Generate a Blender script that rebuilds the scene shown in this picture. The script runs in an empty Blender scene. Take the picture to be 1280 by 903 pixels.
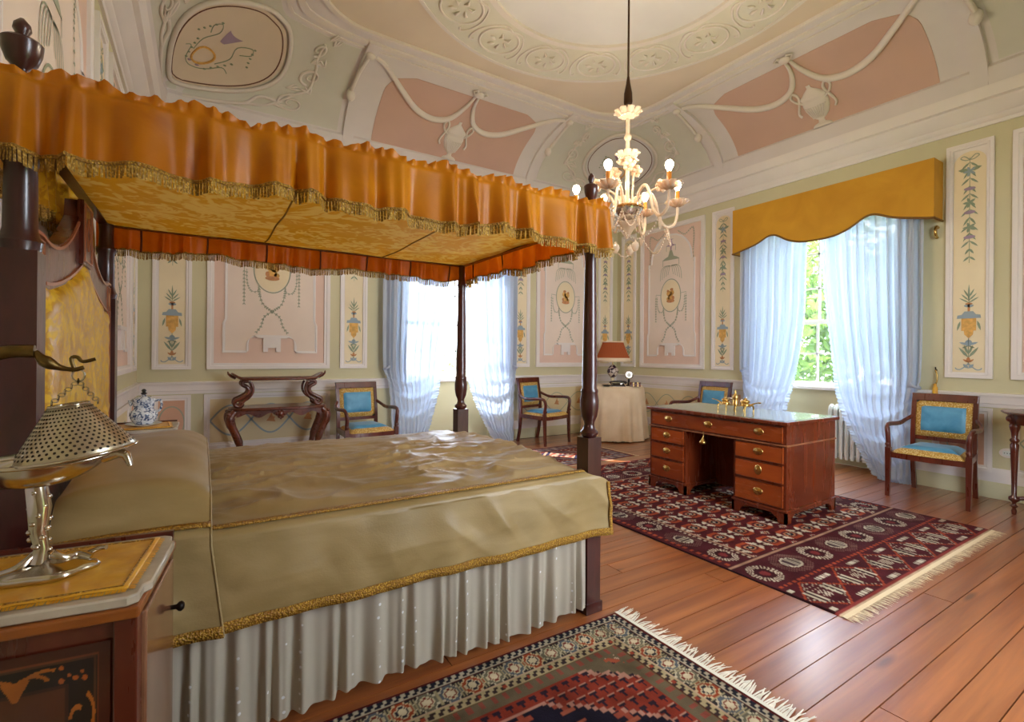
import bpy, math, random
import numpy as np
from mathutils import Vector, Matrix, noise
random.seed(7)
PI = math.pi
scene = bpy.context.scene
COL = scene.collection

# ------------------------------------------------------------------ camera
F_PX, YAW, ROLL, CY = 612.243, math.radians(32.415), math.radians(0.487), 444.05
fwd = Vector((math.sin(YAW), math.cos(YAW), 0)); rgt = Vector((math.cos(YAW), -math.sin(YAW), 0)); up = Vector((0, 0, 1))
r2 = rgt * math.cos(ROLL) + up * math.sin(ROLL); u2 = up * math.cos(ROLL) - rgt * math.sin(ROLL)
cam_data = bpy.data.cameras.new('camera')
cam_data.sensor_width = 36.0; cam_data.sensor_fit = 'HORIZONTAL'
cam_data.lens = F_PX * 36.0 / 1280.0
cam_data.shift_y = -(451.5 - CY) / 1280.0
cam_data.clip_start = 0.05; cam_data.clip_end = 300
cam = bpy.data.objects.new('camera', cam_data); COL.objects.link(cam)
cam.matrix_world = Matrix(((r2.x, u2.x, -fwd.x, 0), (r2.y, u2.y, -fwd.y, 0), (r2.z, u2.z, -fwd.z, 1.25), (0, 0, 0, 1)))
scene.camera = cam

# ------------------------------------------------------------------ world, sun, exposure
world = bpy.data.worlds.new('sky'); scene.world = world; world.use_nodes = True
bg = world.node_tree.nodes['Background']
bg.inputs[0].default_value = (0.90, 0.95, 1.0, 1); bg.inputs[1].default_value = 7.0
sun_d = bpy.data.lights.new('sun', 'SUN'); sun_d.energy = 7.0; sun_d.angle = math.radians(0.8); sun_d.color = (1, 0.93, 0.82)
sun = bpy.data.objects.new('sun', sun_d); COL.objects.link(sun); sun.location = (-4, 14, 9)
sun.rotation_euler = Vector((0.45, -0.62, -0.72)).to_track_quat('-Z', 'Y').to_euler()

def portal(name, loc, rot, sx, sy):
    d = bpy.data.lights.new(name, 'AREA'); d.shape = 'RECTANGLE'; d.size = sx; d.size_y = sy; d.cycles.is_portal = True
    o = bpy.data.objects.new(name, d); COL.objects.link(o); o.location = loc; o.rotation_euler = rot
portal('sky_portal_right_window', (6.55, 2.88, 1.95), (0, PI / 2, 0), 2.1, 1.5)
portal('sky_portal_back_window', (2.97, 6.66, 1.95), (-PI / 2, 0, 0), 1.5, 2.1)
portal('sky_portal_added_window', (2.74, -1.15, 1.95), (PI / 2, 0, 0), 1.9, 2.1)  # guides sky light through the added window behind the camera
vs = scene.view_settings
vs.view_transform = 'Standard'; vs.look = 'None'; vs.gamma = 1.0; vs.use_curve_mapping = False
vs.exposure = 1.8

# ------------------------------------------------------------------ helpers
def lin(h):
    h = h.lstrip('#'); c = [int(h[i:i + 2], 16) / 255 for i in (0, 2, 4)]
    return tuple((x / 12.92 if x <= 0.04045 else ((x + 0.055) / 1.055) ** 2.4) for x in c) + (1.0,)

class N:
    """small node helper for one material"""
    def __init__(s, name):
        s.m = bpy.data.materials.new(name); s.m.use_nodes = True; s.t = s.m.node_tree
        s.b = s.t.nodes['Principled BSDF']; s.out = s.t.nodes['Material Output']
    def n(s, typ, **kw):
        x = s.t.nodes.new(typ)
        for k, v in kw.items():
            if k in x.inputs.keys(): x.inputs[k].default_value = v
            else: setattr(x, k, v)
        return x
    def l(s, a, b): s.t.links.new(a, b)
    def coord(s, scale=(1, 1, 1), kind='Object', rot=(0, 0, 0)):
        tc = s.n('ShaderNodeTexCoord'); mp = s.n('ShaderNodeMapping')
        mp.inputs['Scale'].default_value = scale; mp.inputs['Rotation'].default_value = rot
        s.l(tc.outputs[kind], mp.inputs['Vector']); return mp.outputs[0]
    def ramp(s, fac, stops, interp='LINEAR'):
        r = s.n('ShaderNodeValToRGB'); r.color_ramp.interpolation = interp
        e = r.color_ramp.elements
        while len(e) < len(stops): e.new(0.5)
        for i, (p, c) in enumerate(stops): e[i].position = p; e[i].color = lin(c) if isinstance(c, str) else c
        s.l(fac, r.inputs[0]); return r.outputs[0]
    def bump(s, h, strength=0.3, dist=0.01):
        b = s.n('ShaderNodeBump'); b.inputs['Strength'].default_value = strength; b.inputs['Distance'].default_value = dist
        s.l(h, b.inputs['Height']); s.l(b.outputs[0], s.b.inputs['Normal'])

MATS = {}
def plain(name, col, rough=0.6, metal=0.0, var=0.0, vscale=3.0, bump=0.0, bscale=40.0, spec=0.5, coat=0.0, sheen=0.0):
    if name in MATS: return MATS[name]
    k = N(name); c = lin(col)
    k.b.inputs['Base Color'].default_value = c; k.b.inputs['Roughness'].default_value = rough; k.b.inputs['Metallic'].default_value = metal
    k.b.inputs['Specular IOR Level'].default_value = spec; k.b.inputs['Coat Weight'].default_value = coat; k.b.inputs['Sheen Weight'].default_value = sheen
    co = k.coord()
    nz = k.n('ShaderNodeTexNoise', Scale=vscale, Detail=4.0); k.l(co, nz.inputs['Vector'])
    v = max(var, 0.03)
    a = tuple(x * (1 - v) for x in c[:3]) + (1,); b = tuple(min(1, x * (1 + v)) for x in c[:3]) + (1,)
    k.l(k.ramp(nz.outputs['Fac'], [(0.3, a), (0.7, b)]), k.b.inputs['Base Color'])
    if bump:
        n2 = k.n('ShaderNodeTexNoise', Scale=bscale, Detail=3.0); k.l(co, n2.inputs['Vector']); k.bump(n2.outputs['Fac'], bump, 0.005)
    MATS[name] = k.m; return k.m

def wood(name, dark, light, rough=0.3, scale=(2, 14, 14), rand=0.0, coat=0.3, knots=False, coatr=0.12, coatior=1.5):
    if name in MATS: return MATS[name]
    k = N(name); co = k.coord(scale)
    oi = k.n('ShaderNodeObjectInfo'); add = k.n('ShaderNodeVectorMath', operation='ADD')
    mul = k.n('ShaderNodeMath', operation='MULTIPLY'); mul.inputs[1].default_value = 37.0 if rand else 0.0
    k.l(oi.outputs['Random'], mul.inputs[0]); k.l(co, add.inputs[0]); k.l(mul.outputs[0], add.inputs[1])
    nz = k.n('ShaderNodeTexNoise', Scale=1.0, Detail=8.0, Roughness=0.55, Distortion=0.35); k.l(add.outputs[0], nz.inputs['Vector'])
    n2 = k.n('ShaderNodeTexNoise', Scale=6.0, Detail=4.0); k.l(add.outputs[0], n2.inputs['Vector'])
    mx = k.n('ShaderNodeMath', operation='ADD'); mx.use_clamp = True
    m2 = k.n('ShaderNodeMath', operation='MULTIPLY_ADD'); m2.inputs[1].default_value = 0.22; m2.inputs[2].default_value = -0.11
    k.l(n2.outputs['Fac'], m2.inputs[0]); k.l(nz.outputs['Fac'], mx.inputs[0]); k.l(m2.outputs[0], mx.inputs[1])
    col = k.ramp(mx.outputs[0], [(0.25, dark), (0.75, light)])
    if rand:
        hs = k.n('ShaderNodeHueSaturation'); mr = k.n('ShaderNodeMapRange')
        mr.inputs['To Min'].default_value = 1 - rand; mr.inputs['To Max'].default_value = 1 + rand
        k.l(oi.outputs['Random'], mr.inputs['Value']); k.l(mr.outputs[0], hs.inputs['Value']); k.l(col, hs.inputs['Color']); col = hs.outputs[0]
    if knots:
        vo = k.n('ShaderNodeTexVoronoi', Scale=1.0); c3 = k.coord((1.0, 5, 1)); a3 = k.n('ShaderNodeVectorMath', operation='ADD')
        k.l(c3, a3.inputs[0]); k.l(mul.outputs[0], a3.inputs[1]); k.l(a3.outputs[0], vo.inputs['Vector'])
        kr = k.ramp(vo.outputs['Distance'], [(0.04, '#402010'), (0.11, '#ffffff')])
        mm = k.n('ShaderNodeMix', data_type='RGBA', blend_type='MULTIPLY'); mm.inputs[0].default_value = 0.6
        k.l(col, mm.inputs[6]); k.l(kr, mm.inputs[7]); col = mm.outputs[2]
    k.l(col, k.b.inputs['Base Color'])
    k.b.inputs['Roughness'].default_value = rough; k.b.inputs['Coat Weight'].default_value = coat; k.b.inputs['Coat Roughness'].default_value = coatr; k.b.inputs['Coat IOR'].default_value = coatior
    rr = k.n('ShaderNodeMapRange'); rr.inputs['To Min'].default_value = rough * 0.75; rr.inputs['To Max'].default_value = min(1, rough * 1.35)
    k.l(n2.outputs['Fac'], rr.inputs['Value']); k.l(rr.outputs[0], k.b.inputs['Roughness'])
    k.bump(mx.outputs[0], 0.12, 0.003)
    MATS[name] = k.m; return k.m

def damask(name, a, b, scale=5.0, rough=0.38, crinkle=0.25, cscale=(6, 6, 6)):
    if name in MATS: return MATS[name]
    k = N(name); co = k.coord((scale, scale, scale))
    nz = k.n('ShaderNodeTexNoise', Scale=1.6, Detail=2.0, Distortion=2.4); k.l(co, nz.inputs['Vector'])
    wv = k.n('ShaderNodeTexNoise', Scale=3.1, Detail=1.0, Distortion=3.2); k.l(co, wv.inputs['Vector'])
    mu = k.n('ShaderNodeMath', operation='MULTIPLY'); k.l(nz.outputs['Fac'], mu.inputs[0]); k.l(wv.outputs['Fac'], mu.inputs[1])
    f = k.ramp(mu.outputs[0], [(0.22, (0, 0, 0, 1)), (0.29, (1, 1, 1, 1))])
    mix = k.n('ShaderNodeMix', data_type='RGBA'); mix.inputs[6].default_value = lin(a); mix.inputs[7].default_value = lin(b); k.l(f, mix.inputs[0])
    k.l(mix.outputs[2], k.b.inputs['Base Color'])
    mr = k.n('ShaderNodeMapRange'); mr.inputs['To Min'].default_value = rough; mr.inputs['To Max'].default_value = rough + 0.2; k.l(f, mr.inputs['Value']); k.l(mr.outputs[0], k.b.inputs['Roughness'])
    c2 = k.coord(cscale); n3 = k.n('ShaderNodeTexNoise', Scale=1.5, Detail=3.0); k.l(c2, n3.inputs['Vector']); k.bump(n3.outputs['Fac'], crinkle, 0.03)
    MATS[name] = k.m; return k.m

def silk(name, a, b, rough=0.4, scale=(3, 3, 3), bump=0.2, bscale=(60, 60, 200), sheen=0.3):
    if name in MATS: return MATS[name]
    k = N(name); co = k.coord(scale)
    nz = k.n('ShaderNodeTexNoise', Scale=1.5, Detail=4.0, Distortion=0.5); k.l(co, nz.inputs['Vector'])
    k.l(k.ramp(nz.outputs['Fac'], [(0.3, a), (0.7, b)]), k.b.inputs['Base Color'])
    k.b.inputs['Roughness'].default_value = rough; k.b.inputs['Sheen Weight'].default_value = sheen; k.b.inputs['Sheen Roughness'].default_value = 0.3
    c2 = k.coord(bscale); n3 = k.n('ShaderNodeTexNoise', Scale=1.0, Detail=2.0); k.l(c2, n3.inputs['Vector']); k.bump(n3.outputs['Fac'], bump, 0.004)
    MATS[name] = k.m; return k.m

def sheer(name, col, transp=0.2, transl=0.6, dots=False, tcol=None):
    if name in MATS: return MATS[name]
    k = N(name); k.t.nodes.remove(k.b)
    df = k.n('ShaderNodeBsdfDiffuse'); tl = k.n('ShaderNodeBsdfTranslucent'); tp = k.n('ShaderNodeBsdfTransparent')
    df.inputs[0].default_value = lin(col); tl.inputs[0].default_value = lin(tcol or col); tp.inputs[0].default_value = (1, 1, 1, 1)
    if dots:
        vo = k.n('ShaderNodeTexVoronoi', Scale=22.0); vo.inputs['Randomness'].default_value = 0.25; k.l(k.coord(), vo.inputs['Vector'])
        cr = k.ramp(vo.outputs['Distance'], [(0.10, '#ffffff'), (0.14, col)]); k.l(cr, df.inputs[0]); k.l(cr, tl.inputs[0])
    m1 = k.n('ShaderNodeMixShader'); m1.inputs[0].default_value = transl; k.l(df.outputs[0], m1.inputs[1]); k.l(tl.outputs[0], m1.inputs[2])
    m2 = k.n('ShaderNodeMixShader'); m2.inputs[0].default_value = transp; k.l(m1.outputs[0], m2.inputs[1]); k.l(tp.outputs[0], m2.inputs[2])
    k.l(m2.outputs[0], k.out.inputs[0]); MATS[name] = k.m; return k.m

def braid(name, a, b, scale=60):
    if name in MATS: return MATS[name]
    k = N(name); vo = k.n('ShaderNodeTexVoronoi', Scale=float(scale)); k.l(k.coord(), vo.inputs['Vector'])
    k.l(k.ramp(vo.outputs['Distance'], [(0.15, a), (0.55, b)]), k.b.inputs['Base Color']); k.b.inputs['Roughness'].default_value = 0.5
    k.bump(vo.outputs['Distance'], 0.6, 0.01); MATS[name] = k.m; return k.m

def vcol(name, rough=0.9, coat=0.0, weave=260.0, sheen=0.0):
    if name in MATS: return MATS[name]
    k = N(name); at = k.n('ShaderNodeAttribute', attribute_name='pattern')
    nz = k.n('ShaderNodeTexNoise', Scale=9.0, Detail=5.0); k.l(k.coord(), nz.inputs['Vector'])
    mm = k.n('ShaderNodeMix', data_type='RGBA', blend_type='MULTIPLY'); mm.inputs[0].default_value = 1.0
    k.l(at.outputs['Color'], mm.inputs[6]); k.l(k.ramp(nz.outputs['Fac'], [(0.3, '#c4c0ba'), (0.7, '#ffffff')]), mm.inputs[7])
    k.l(mm.outputs[2], k.b.inputs['Base Color']); k.b.inputs['Roughness'].default_value = rough; k.b.inputs['Coat Weight'].default_value = coat
    k.b.inputs['Sheen Weight'].default_value = sheen
    if weave: k.b.inputs['Specular IOR Level'].default_value = 0.12
    if weave:
        n2 = k.n('ShaderNodeTexNoise', Scale=weave, Detail=1.0); k.l(k.coord(), n2.inputs['Vector']); k.bump(n2.outputs['Fac'], 0.5, 0.004)
    MATS[name] = k.m; return k.m

def glass(name, col='#ffffff', rough=0.02, mixt=0.6):
    if name in MATS: return MATS[name]
    k = N(name); tp = k.n('ShaderNodeBsdfTransparent'); tp.inputs[0].default_value = lin(col)
    k.b.inputs['Base Color'].default_value = lin(col); k.b.inputs['Roughness'].default_value = rough
    m = k.n('ShaderNodeMixShader'); m.inputs[0].default_value = mixt; k.l(k.b.outputs[0], m.inputs[1]); k.l(tp.outputs[0], m.inputs[2]); k.l(m.outputs[0], k.out.inputs[0])
    MATS[name] = k.m; return k.m

def emit(name, col, strength):
    if name in MATS: return MATS[name]
    k = N(name); k.b.inputs['Emission Color'].default_value = lin(col); k.b.inputs['Emission Strength'].default_value = strength
    k.b.inputs['Base Color'].default_value = lin(col); MATS[name] = k.m; return k.m

def woff(p):
    v = Vector((0, 0, 0))
    while p is not None: v = v + p.location; p = p.parent
    return v

class MB:
    def __init__(s): s.v = []; s.f = []
    def add(s, vs, fs):
        o = len(s.v); s.v.extend([tuple(p) for p in vs]); s.f.extend([tuple(i + o for i in f) for f in fs]); return s
    def box(s, x0, x1, y0, y1, z0, z1):
        return s.add([(x0, y0, z0), (x1, y0, z0), (x1, y1, z0), (x0, y1, z0), (x0, y0, z1), (x1, y0, z1), (x1, y1, z1), (x0, y1, z1)],
                     [(0, 3, 2, 1), (4, 5, 6, 7), (0, 1, 5, 4), (1, 2, 6, 5), (2, 3, 7, 6), (3, 0, 4, 7)])
    def hexa(s, bot, top):
        return s.add(list(bot) + list(top), [(0, 3, 2, 1), (4, 5, 6, 7), (0, 1, 5, 4), (1, 2, 6, 5), (2, 3, 7, 6), (3, 0, 4, 7)])
    def lathe(s, prof, c=(0, 0, 0), n=16, M=None, lobes=0, lobeamp=0.0, sx=1, sy=1):
        vs = []; m = len(prof)
        for r, z in prof:
            for i in range(n):
                a = 2 * PI * i / n; rr = r * (1 + lobeamp * math.cos(lobes * a)) if lobes else r
                p = Vector((rr * math.cos(a) * sx, rr * math.sin(a) * sy, z))
                if M is not None: p = M @ p
                vs.append((p.x + c[0], p.y + c[1], p.z + c[2]))
        fs = [(j * n + i, j * n + (i + 1) % n, (j + 1) * n + (i + 1) % n, (j + 1) * n + i) for j in range(m - 1) for i in range(n)]
        if prof[0][0] > 1e-5: fs.append(tuple(reversed(range(n))))
        if prof[-1][0] > 1e-5: fs.append(tuple((m - 1) * n + i for i in range(n)))
        return s.add(vs, fs)
    def tube(s, path, r, n=6, closed=False, sx=1.0, cap=True, nrm=None):
        P = [Vector(p) for p in path]; m = len(P); R = r if isinstance(r, (list, tuple)) else [r] * m
        vs = []; ref = None
        for i in range(m):
            a = P[i - 1] if (i > 0 or closed) else P[i]; b = P[(i + 1) % m] if (i < m - 1 or closed) else P[i]
            t = (b - a); t = t.normalized() if t.length > 1e-9 else Vector((0, 0, 1))
            if ref is None:
                ref = Vector(nrm) if nrm is not None else (Vector((0, 0, 1)) if abs(t.z) < 0.9 else Vector((1, 0, 0)))
            e1 = ref - t * ref.dot(t)
            if e1.length < 1e-6: e1 = t.orthogonal()
            e1.normalize(); e2 = t.cross(e1); ref = e1
            for j in range(n):
                q = 2 * PI * j / n + (PI / 4 if n == 4 else 0); vs.append(P[i] + e1 * (R[i] * math.cos(q)) + e2 * (R[i] * sx * math.sin(q)))
        fs = []
        for i in range(m if closed else m - 1):
            k = (i + 1) % m
            for j in range(n): fs.append((i * n + j, i * n + (j + 1) % n, k * n + (j + 1) % n, k * n + j))
        if cap and not closed: fs.append(tuple(reversed(range(n)))); fs.append(tuple((m - 1) * n + j for j in range(n)))
        return s.add(vs, fs)
    def grid(s, fn, nu, nv, closeu=False):
        vs = [fn(i / (nu if closeu else nu - 1), j / (nv - 1)) for j in range(nv) for i in range(nu)]
        fs = [(j * nu + i, j * nu + (i + 1) % nu, (j + 1) * nu + (i + 1) % nu, (j + 1) * nu + i) for j in range(nv - 1) for i in range(nu if closeu else nu - 1)]
        return s.add(vs, fs)
    def prism(s, poly, fn, d0, d1):
        n = len(poly); vs = [fn(x, y, d0) for x, y in poly] + [fn(x, y, d1) for x, y in poly]
        fs = [tuple(reversed(range(n))), tuple(range(n, 2 * n))] + [(i, (i + 1) % n, n + (i + 1) % n, n + i) for i in range(n)]
        return s.add(vs, fs)
    def sphere(s, c, r, nu=12, nv=8):
        rx, ry, rz = (r, r, r) if not isinstance(r, (tuple, list)) else r
        vs = []; fs = []
        for j in range(nv + 1):
            t = PI * j / nv
            for i in range(nu):
                a = 2 * PI * i / nu; vs.append((c[0] + rx * math.sin(t) * math.cos(a), c[1] + ry * math.sin(t) * math.sin(a), c[2] - rz * math.cos(t)))
        for j in range(nv):
            for i in range(nu): fs.append((j * nu + i, j * nu + (i + 1) % nu, (j + 1) * nu + (i + 1) % nu, (j + 1) * nu + i))
        return s.add(vs, fs)
    def build(s, name, mat, parent=None, smooth=0.6, bevel=0.0, local=False, solid=0.0, colors=None):
        me = bpy.data.meshes.new(name); o = bpy.data.objects.new(name, me)
        vs = s.v
        if parent is None:
            a = np.array(vs); c = ((a[:, 0].min() + a[:, 0].max()) / 2, (a[:, 1].min() + a[:, 1].max()) / 2, a[:, 2].min())
            o.location = c; vs = (a - np.array(c)).tolist()
        elif not local:
            c = woff(parent); vs = (np.array(vs) - np.array(c[:])).tolist()
        me.from_pydata(vs, [], s.f); me.materials.append(mat)
        if smooth:
            me.polygons.foreach_set('use_smooth', [True] * len(me.polygons))
            me.set_sharp_from_angle(angle=smooth if smooth < 3 else 1.25)
        if colors is not None:
            at = me.color_attributes.new('pattern', 'FLOAT_COLOR', 'POINT'); at.data.foreach_set('color', np.asarray(colors, dtype=np.float32).ravel())
        me.update(); COL.objects.link(o)
        if parent is not None: o.parent = parent
        if bevel:
            b = o.modifiers.new('bevel', 'BEVEL'); b.width = bevel; b.segments = 2; b.limit_method = 'ANGLE'; b.angle_limit = 0.7
        if solid:
            b = o.modifiers.new('solid', 'SOLIDIFY'); b.thickness = solid; b.offset = 0
        return o

def tag(o, label=None, cat=None, group=None, kind=None):
    if label: o['label'] = label
    if cat: o['category'] = cat
    if group: o['group'] = group
    if kind: o['kind'] = kind
    return o
def thing(name, label, cat, loc, rotz=0.0, group=None):
    o = bpy.data.objects.new(name, None); o.empty_display_size = 0.1; COL.objects.link(o)
    o.location = loc; o.rotation_euler = (0, 0, rotz); return tag(o, label, cat, group)
def dup(root, loc, rotz, label):
    r = root.copy(); COL.objects.link(r); r.location = loc; r.rotation_euler = (0, 0, rotz); r['label'] = label
    for ch in list(root.children):
        c = ch.copy(); COL.objects.link(c); c.parent = r
        for g in list(ch.children):
            d = g.copy(); COL.objects.link(d); d.parent = c
    return r
def bez(p0, p1, p2, p3, n=10):
    out = []
    for i in range(n + 1):
        t = i / n; q = 1 - t
        out.append(tuple(q ** 3 * a + 3 * q * q * t * b + 3 * q * t * t * c + t ** 3 * d for a, b, c, d in zip(p0, p1, p2, p3)))
    return out
def spline(pts, n=6):
    """catmull-rom through points of any dimension"""
    P = [pts[0]] + list(pts) + [pts[-1]]; out = []
    for i in range(1, len(P) - 2):
        for k in range(n):
            t = k / n; out.append(tuple(0.5 * (2 * b + (c - a) * t + (2 * a - 5 * b + 4 * c - d) * t * t + (3 * b - a - 3 * c + d) * t ** 3) for a, b, c, d in zip(P[i - 1], P[i], P[i + 1], P[i + 2])))
    out.append(tuple(pts[-1])); return out
def sstep(a, b, x):
    t = min(1, max(0, (x - a) / (b - a))); return t * t * (3 - 2 * t)

# ------------------------------------------------------------------ room dimensions
XL, XR, YB, YN = -0.541, 6.023, 6.135, -0.62
CXR, CYR = (XL + XR) / 2, (YB + YN) / 2
RAIL0, RAIL1, BASE, COR0, COR1 = 0.845, 0.94, 0.147, 3.37, 3.66
W1 = (2.26, 3.68)      # back window recess, along x
W3 = (1.84, 3.64)      # unseen window added behind the camera as daylight fill, along x
W2 = (2.14, 3.62)      # right window recess, along y
WTOP, WDEP = 3.02, 0.36

# ------------------------------------------------------------------ shared materials
M_green = plain('green_wall_paint', '#cdc49e', 0.85, var=0.05, vscale=1.2, bump=0.06, bscale=60)
M_white = plain('white_plaster_trim', '#e6ddd6', 0.6, var=0.03)
M_pink = plain('pink_panel_paint', '#e2c3b0', 0.85, var=0.05, vscale=2)
M_cream = plain('cream_panel_paint', '#e8d6c5', 0.85, var=0.05, vscale=2)
M_strip = plain('yellow_strip_paint', '#e9d7b2', 0.85, var=0.06, vscale=2)
M_ochre = plain('ochre_dado_paint', '#dccaa0', 0.85, var=0.06, vscale=2)
M_dadopink = plain('pink_dado_paint', '#d3a488', 0.85, var=0.05)
M_pgreen = plain('painted_grey_green', '#a3a78f', 0.9)
M_pleaf = plain('painted_leaf_green', '#909c82', 0.9)
M_pblue = plain('painted_blue_grey', '#97a5ab', 0.9)
M_pgold = plain('painted_gold', '#d9a75c', 0.9, var=0.2, vscale=30)
M_pred = plain('painted_red_brown', '#c58a5c', 0.9, var=0.15, vscale=30)
M_ppurple = plain('painted_purple', '#a48da0', 0.9)
def translucent(m, fac):
    t = m.node_tree; b = t.nodes['Principled BSDF']; o = t.nodes['Material Output']; tl = t.nodes.new('ShaderNodeBsdfTranslucent'); mx = t.nodes.new('ShaderNodeMixShader')
    mx.inputs[0].default_value = fac; t.links.new(b.inputs['Base Color'].links[0].from_socket, tl.inputs[0]); t.links.new(b.outputs[0], mx.inputs[1]); t.links.new(tl.outputs[0], mx.inputs[2]); t.links.new(mx.outputs[0], o.inputs[0]); return m
M_floor = wood('floor_boards', '#743618', '#b46a36', 0.33, (0.9, 15, 8), rand=0.12, coat=0.8, knots=True, coatr=0.24, coatior=1.8)
M_mahog = wood('mahogany', '#3c130b', '#6a2a18', 0.28, (7, 7, 1.2), coat=0.5)
M_desk = wood('desk_mahogany', '#581e0e', '#7c3417', 0.25, (3.2, 3.2, .45), coat=0.5)
M_drawer = wood('drawer_front_mahogany', '#7c2c0e', '#b0521d', 0.25, (3, .8, 4), rand=0.16, coat=0.5)
M_dark = wood('dark_post_wood', '#2c1210', '#52241e', 0.3, (12, 12, 3), coat=0.4)
M_carved = wood('carved_walnut', '#34140b', '#7a3a1e', 0.28, (8, 8, 8), coat=0.5)
M_brass = plain('brass', '#c9a562', 0.25, 1.0, var=0.1, vscale=30)
M_silver = plain('silver', '#cfc6b8', 0.16, 1.0, var=0.1, vscale=20)
M_gold = damask('gold_damask', '#c08a08', '#dcae1e', 5.0, 0.36, 0.5, (5, 5, 5))
M_lining = damask('canopy_lining_damask', '#e6ac1c', '#f6d676', 2.4, 0.42, 0.3, (3, 3, 3))
M_orange = silk('orange_silk', '#b86600', '#dc8a0a', 0.42, (3, 3, 3), 0.1, sheen=0.0)
M_orange_in = silk('orange_silk_lining', '#c05200', '#e2740c', 0.42, (3, 3, 3), 0.1, sheen=0.0)
translucent(M_lining, 0.5); translucent(M_orange, 0.3); translucent(M_orange_in, 0.4)
M_fringe = braid('gold_fringe', '#d8ae50', '#9a7226', 120)
M_pelmet = silk('mustard_pelmet_cloth', '#bd8410', '#cf9720', 0.75, (2, 2, 2), 0.25, (200, 200, 200), 0.1)
M_spread = silk('olive_gold_silk', '#8c7446', '#a88f62', 0.43, (2, 2, 6), 0.10, (120, 8, 160), 0.08)
M_braid = braid('gold_braid', '#d8aa3c', '#94661a', 160)
M_sheer = sheer('white_sheer_voile', '#e4e8f0', 0.025, 0.5, tcol='#9dafcc')
M_skirt = sheer('cream_dotted_voile', '#cdc3b0', 0.10, 0.3, dots=True)
M_blue = silk('blue_silk', '#3f83a6', '#5d9fc0', 0.45, (6, 6, 6), 0.15)
M_brocade = braid('gold_brocade', '#ecd596', '#b98a30', 85)
M_marble = plain('grey_marble', '#b8ab98', 0.22, var=0.25, vscale=9)
M_goldcloth = silk('gold_satin_cloth', '#d08a10', '#ecb63c', 0.35, (12, 12, 12), 0.5, (25, 25, 25), 0.05)
M_bulb = emit('lit_bulb_glass', '#fff0d8', 8.0)
M_radiator = plain('radiator_enamel', '#dfe3df', 0.35)
M_iron = plain('dark_iron', '#1a1412', 0.4, 0.6)
M_beige = silk('beige_table_cloth', '#dcbf98', '#ead2b0', 0.85, (3, 3, 3), 0.2, (150, 150, 150), 0.2)

# ------------------------------------------------------------------ floor
floor = MB().box(XL - 0.05, XR + 0.5, YN - 0.05, YB + 0.5, -0.12, -0.022).build('floor', plain('floor_joists', '#2a150c', 0.9), None, 0); tag(floor, kind='structure')
PW = 0.1265
rows = int((YB + 0.36 - YN) / PW) + 1
lens = {}
def plank_mesh(L):
    L = round(L, 2)
    if L not in lens:
        b = MB().box(-L / 2 + 0.0015, L / 2 - 0.0015, -PW / 2 + 0.0022, PW / 2 - 0.0022, -0.022, 0.0)
        me = bpy.data.meshes.new('plank'); me.from_pydata(b.v, [], b.f); me.materials.append(M_floor); lens[L] = me
    return lens[L]
for i in range(rows):
    y = YN + PW * (i + 0.5)
    if y > YB + 0.36: break
    segs = [XL, XL + 0.4 * ((i * 7) % 11) + 1.0, XR + (0.36 if W2[0] < y < W2[1] else 0.0)]
    if y > YB: segs = [W1[0], W1[1]]
    for a, b in zip(segs[:-1], segs[1:]):
        o = bpy.data.objects.new('plank', plank_mesh(b - a)); COL.objects.link(o); o.parent = floor
        o.location = Vector(((a + b) / 2, y, 0.0)) - floor.location

# ------------------------------------------------------------------ walls with their window recesses
T = WDEP + 0.12; ZROOF = 4.66
wall_left = tag(MB().box(XL - 0.2, XL, YN - T, YB + T, 0, ZROOF).build('wall_left', M_green, None, 0), kind='structure')
b = MB(); b.box(XL, W1[0], YB, YB + T, 0, ZROOF); b.box(W1[1], XR + T, YB, YB + T, 0, ZROOF); b.box(W1[0], W1[1], YB, YB + T, WTOP, ZROOF)
wall_back = tag(b.build('wall_back', M_green, None, 0), kind='structure')
b = MB(); b.box(XR, XR + T, YN, W2[0], 0, ZROOF); b.box(XR, XR + T, W2[1], YB, 0, ZROOF); b.box(XR, XR + T, W2[0], W2[1], WTOP, ZROOF)
wall_right = tag(b.build('wall_right', M_green, None, 0), kind='structure')

b = MB(); b.box(XL, W3[0], YN - T, YN, 0, ZROOF); b.box(W3[1], XR + T, YN - T, YN, 0, ZROOF); b.box(W3[0], W3[1], YN - T, YN, WTOP, ZROOF)
wall_near = tag(b.build('wall_near', M_green, None, 0), kind='structure')
class WF:
    """local frame of a wall: a runs along the wall, z up, n into the room"""
    def __init__(s, kind): s.k = kind
    def __call__(s, a, z, n):
        if s.k == 'back': return (a, YB - n, z)
        if s.k == 'right': return (XR - n, a, z)
        if s.k == 'near': return (a, YN + n, z)
        return (XL + n, a, z)
FB, FR, FL, FN = WF('back'), WF('right'), WF('left'), WF('near')

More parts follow.
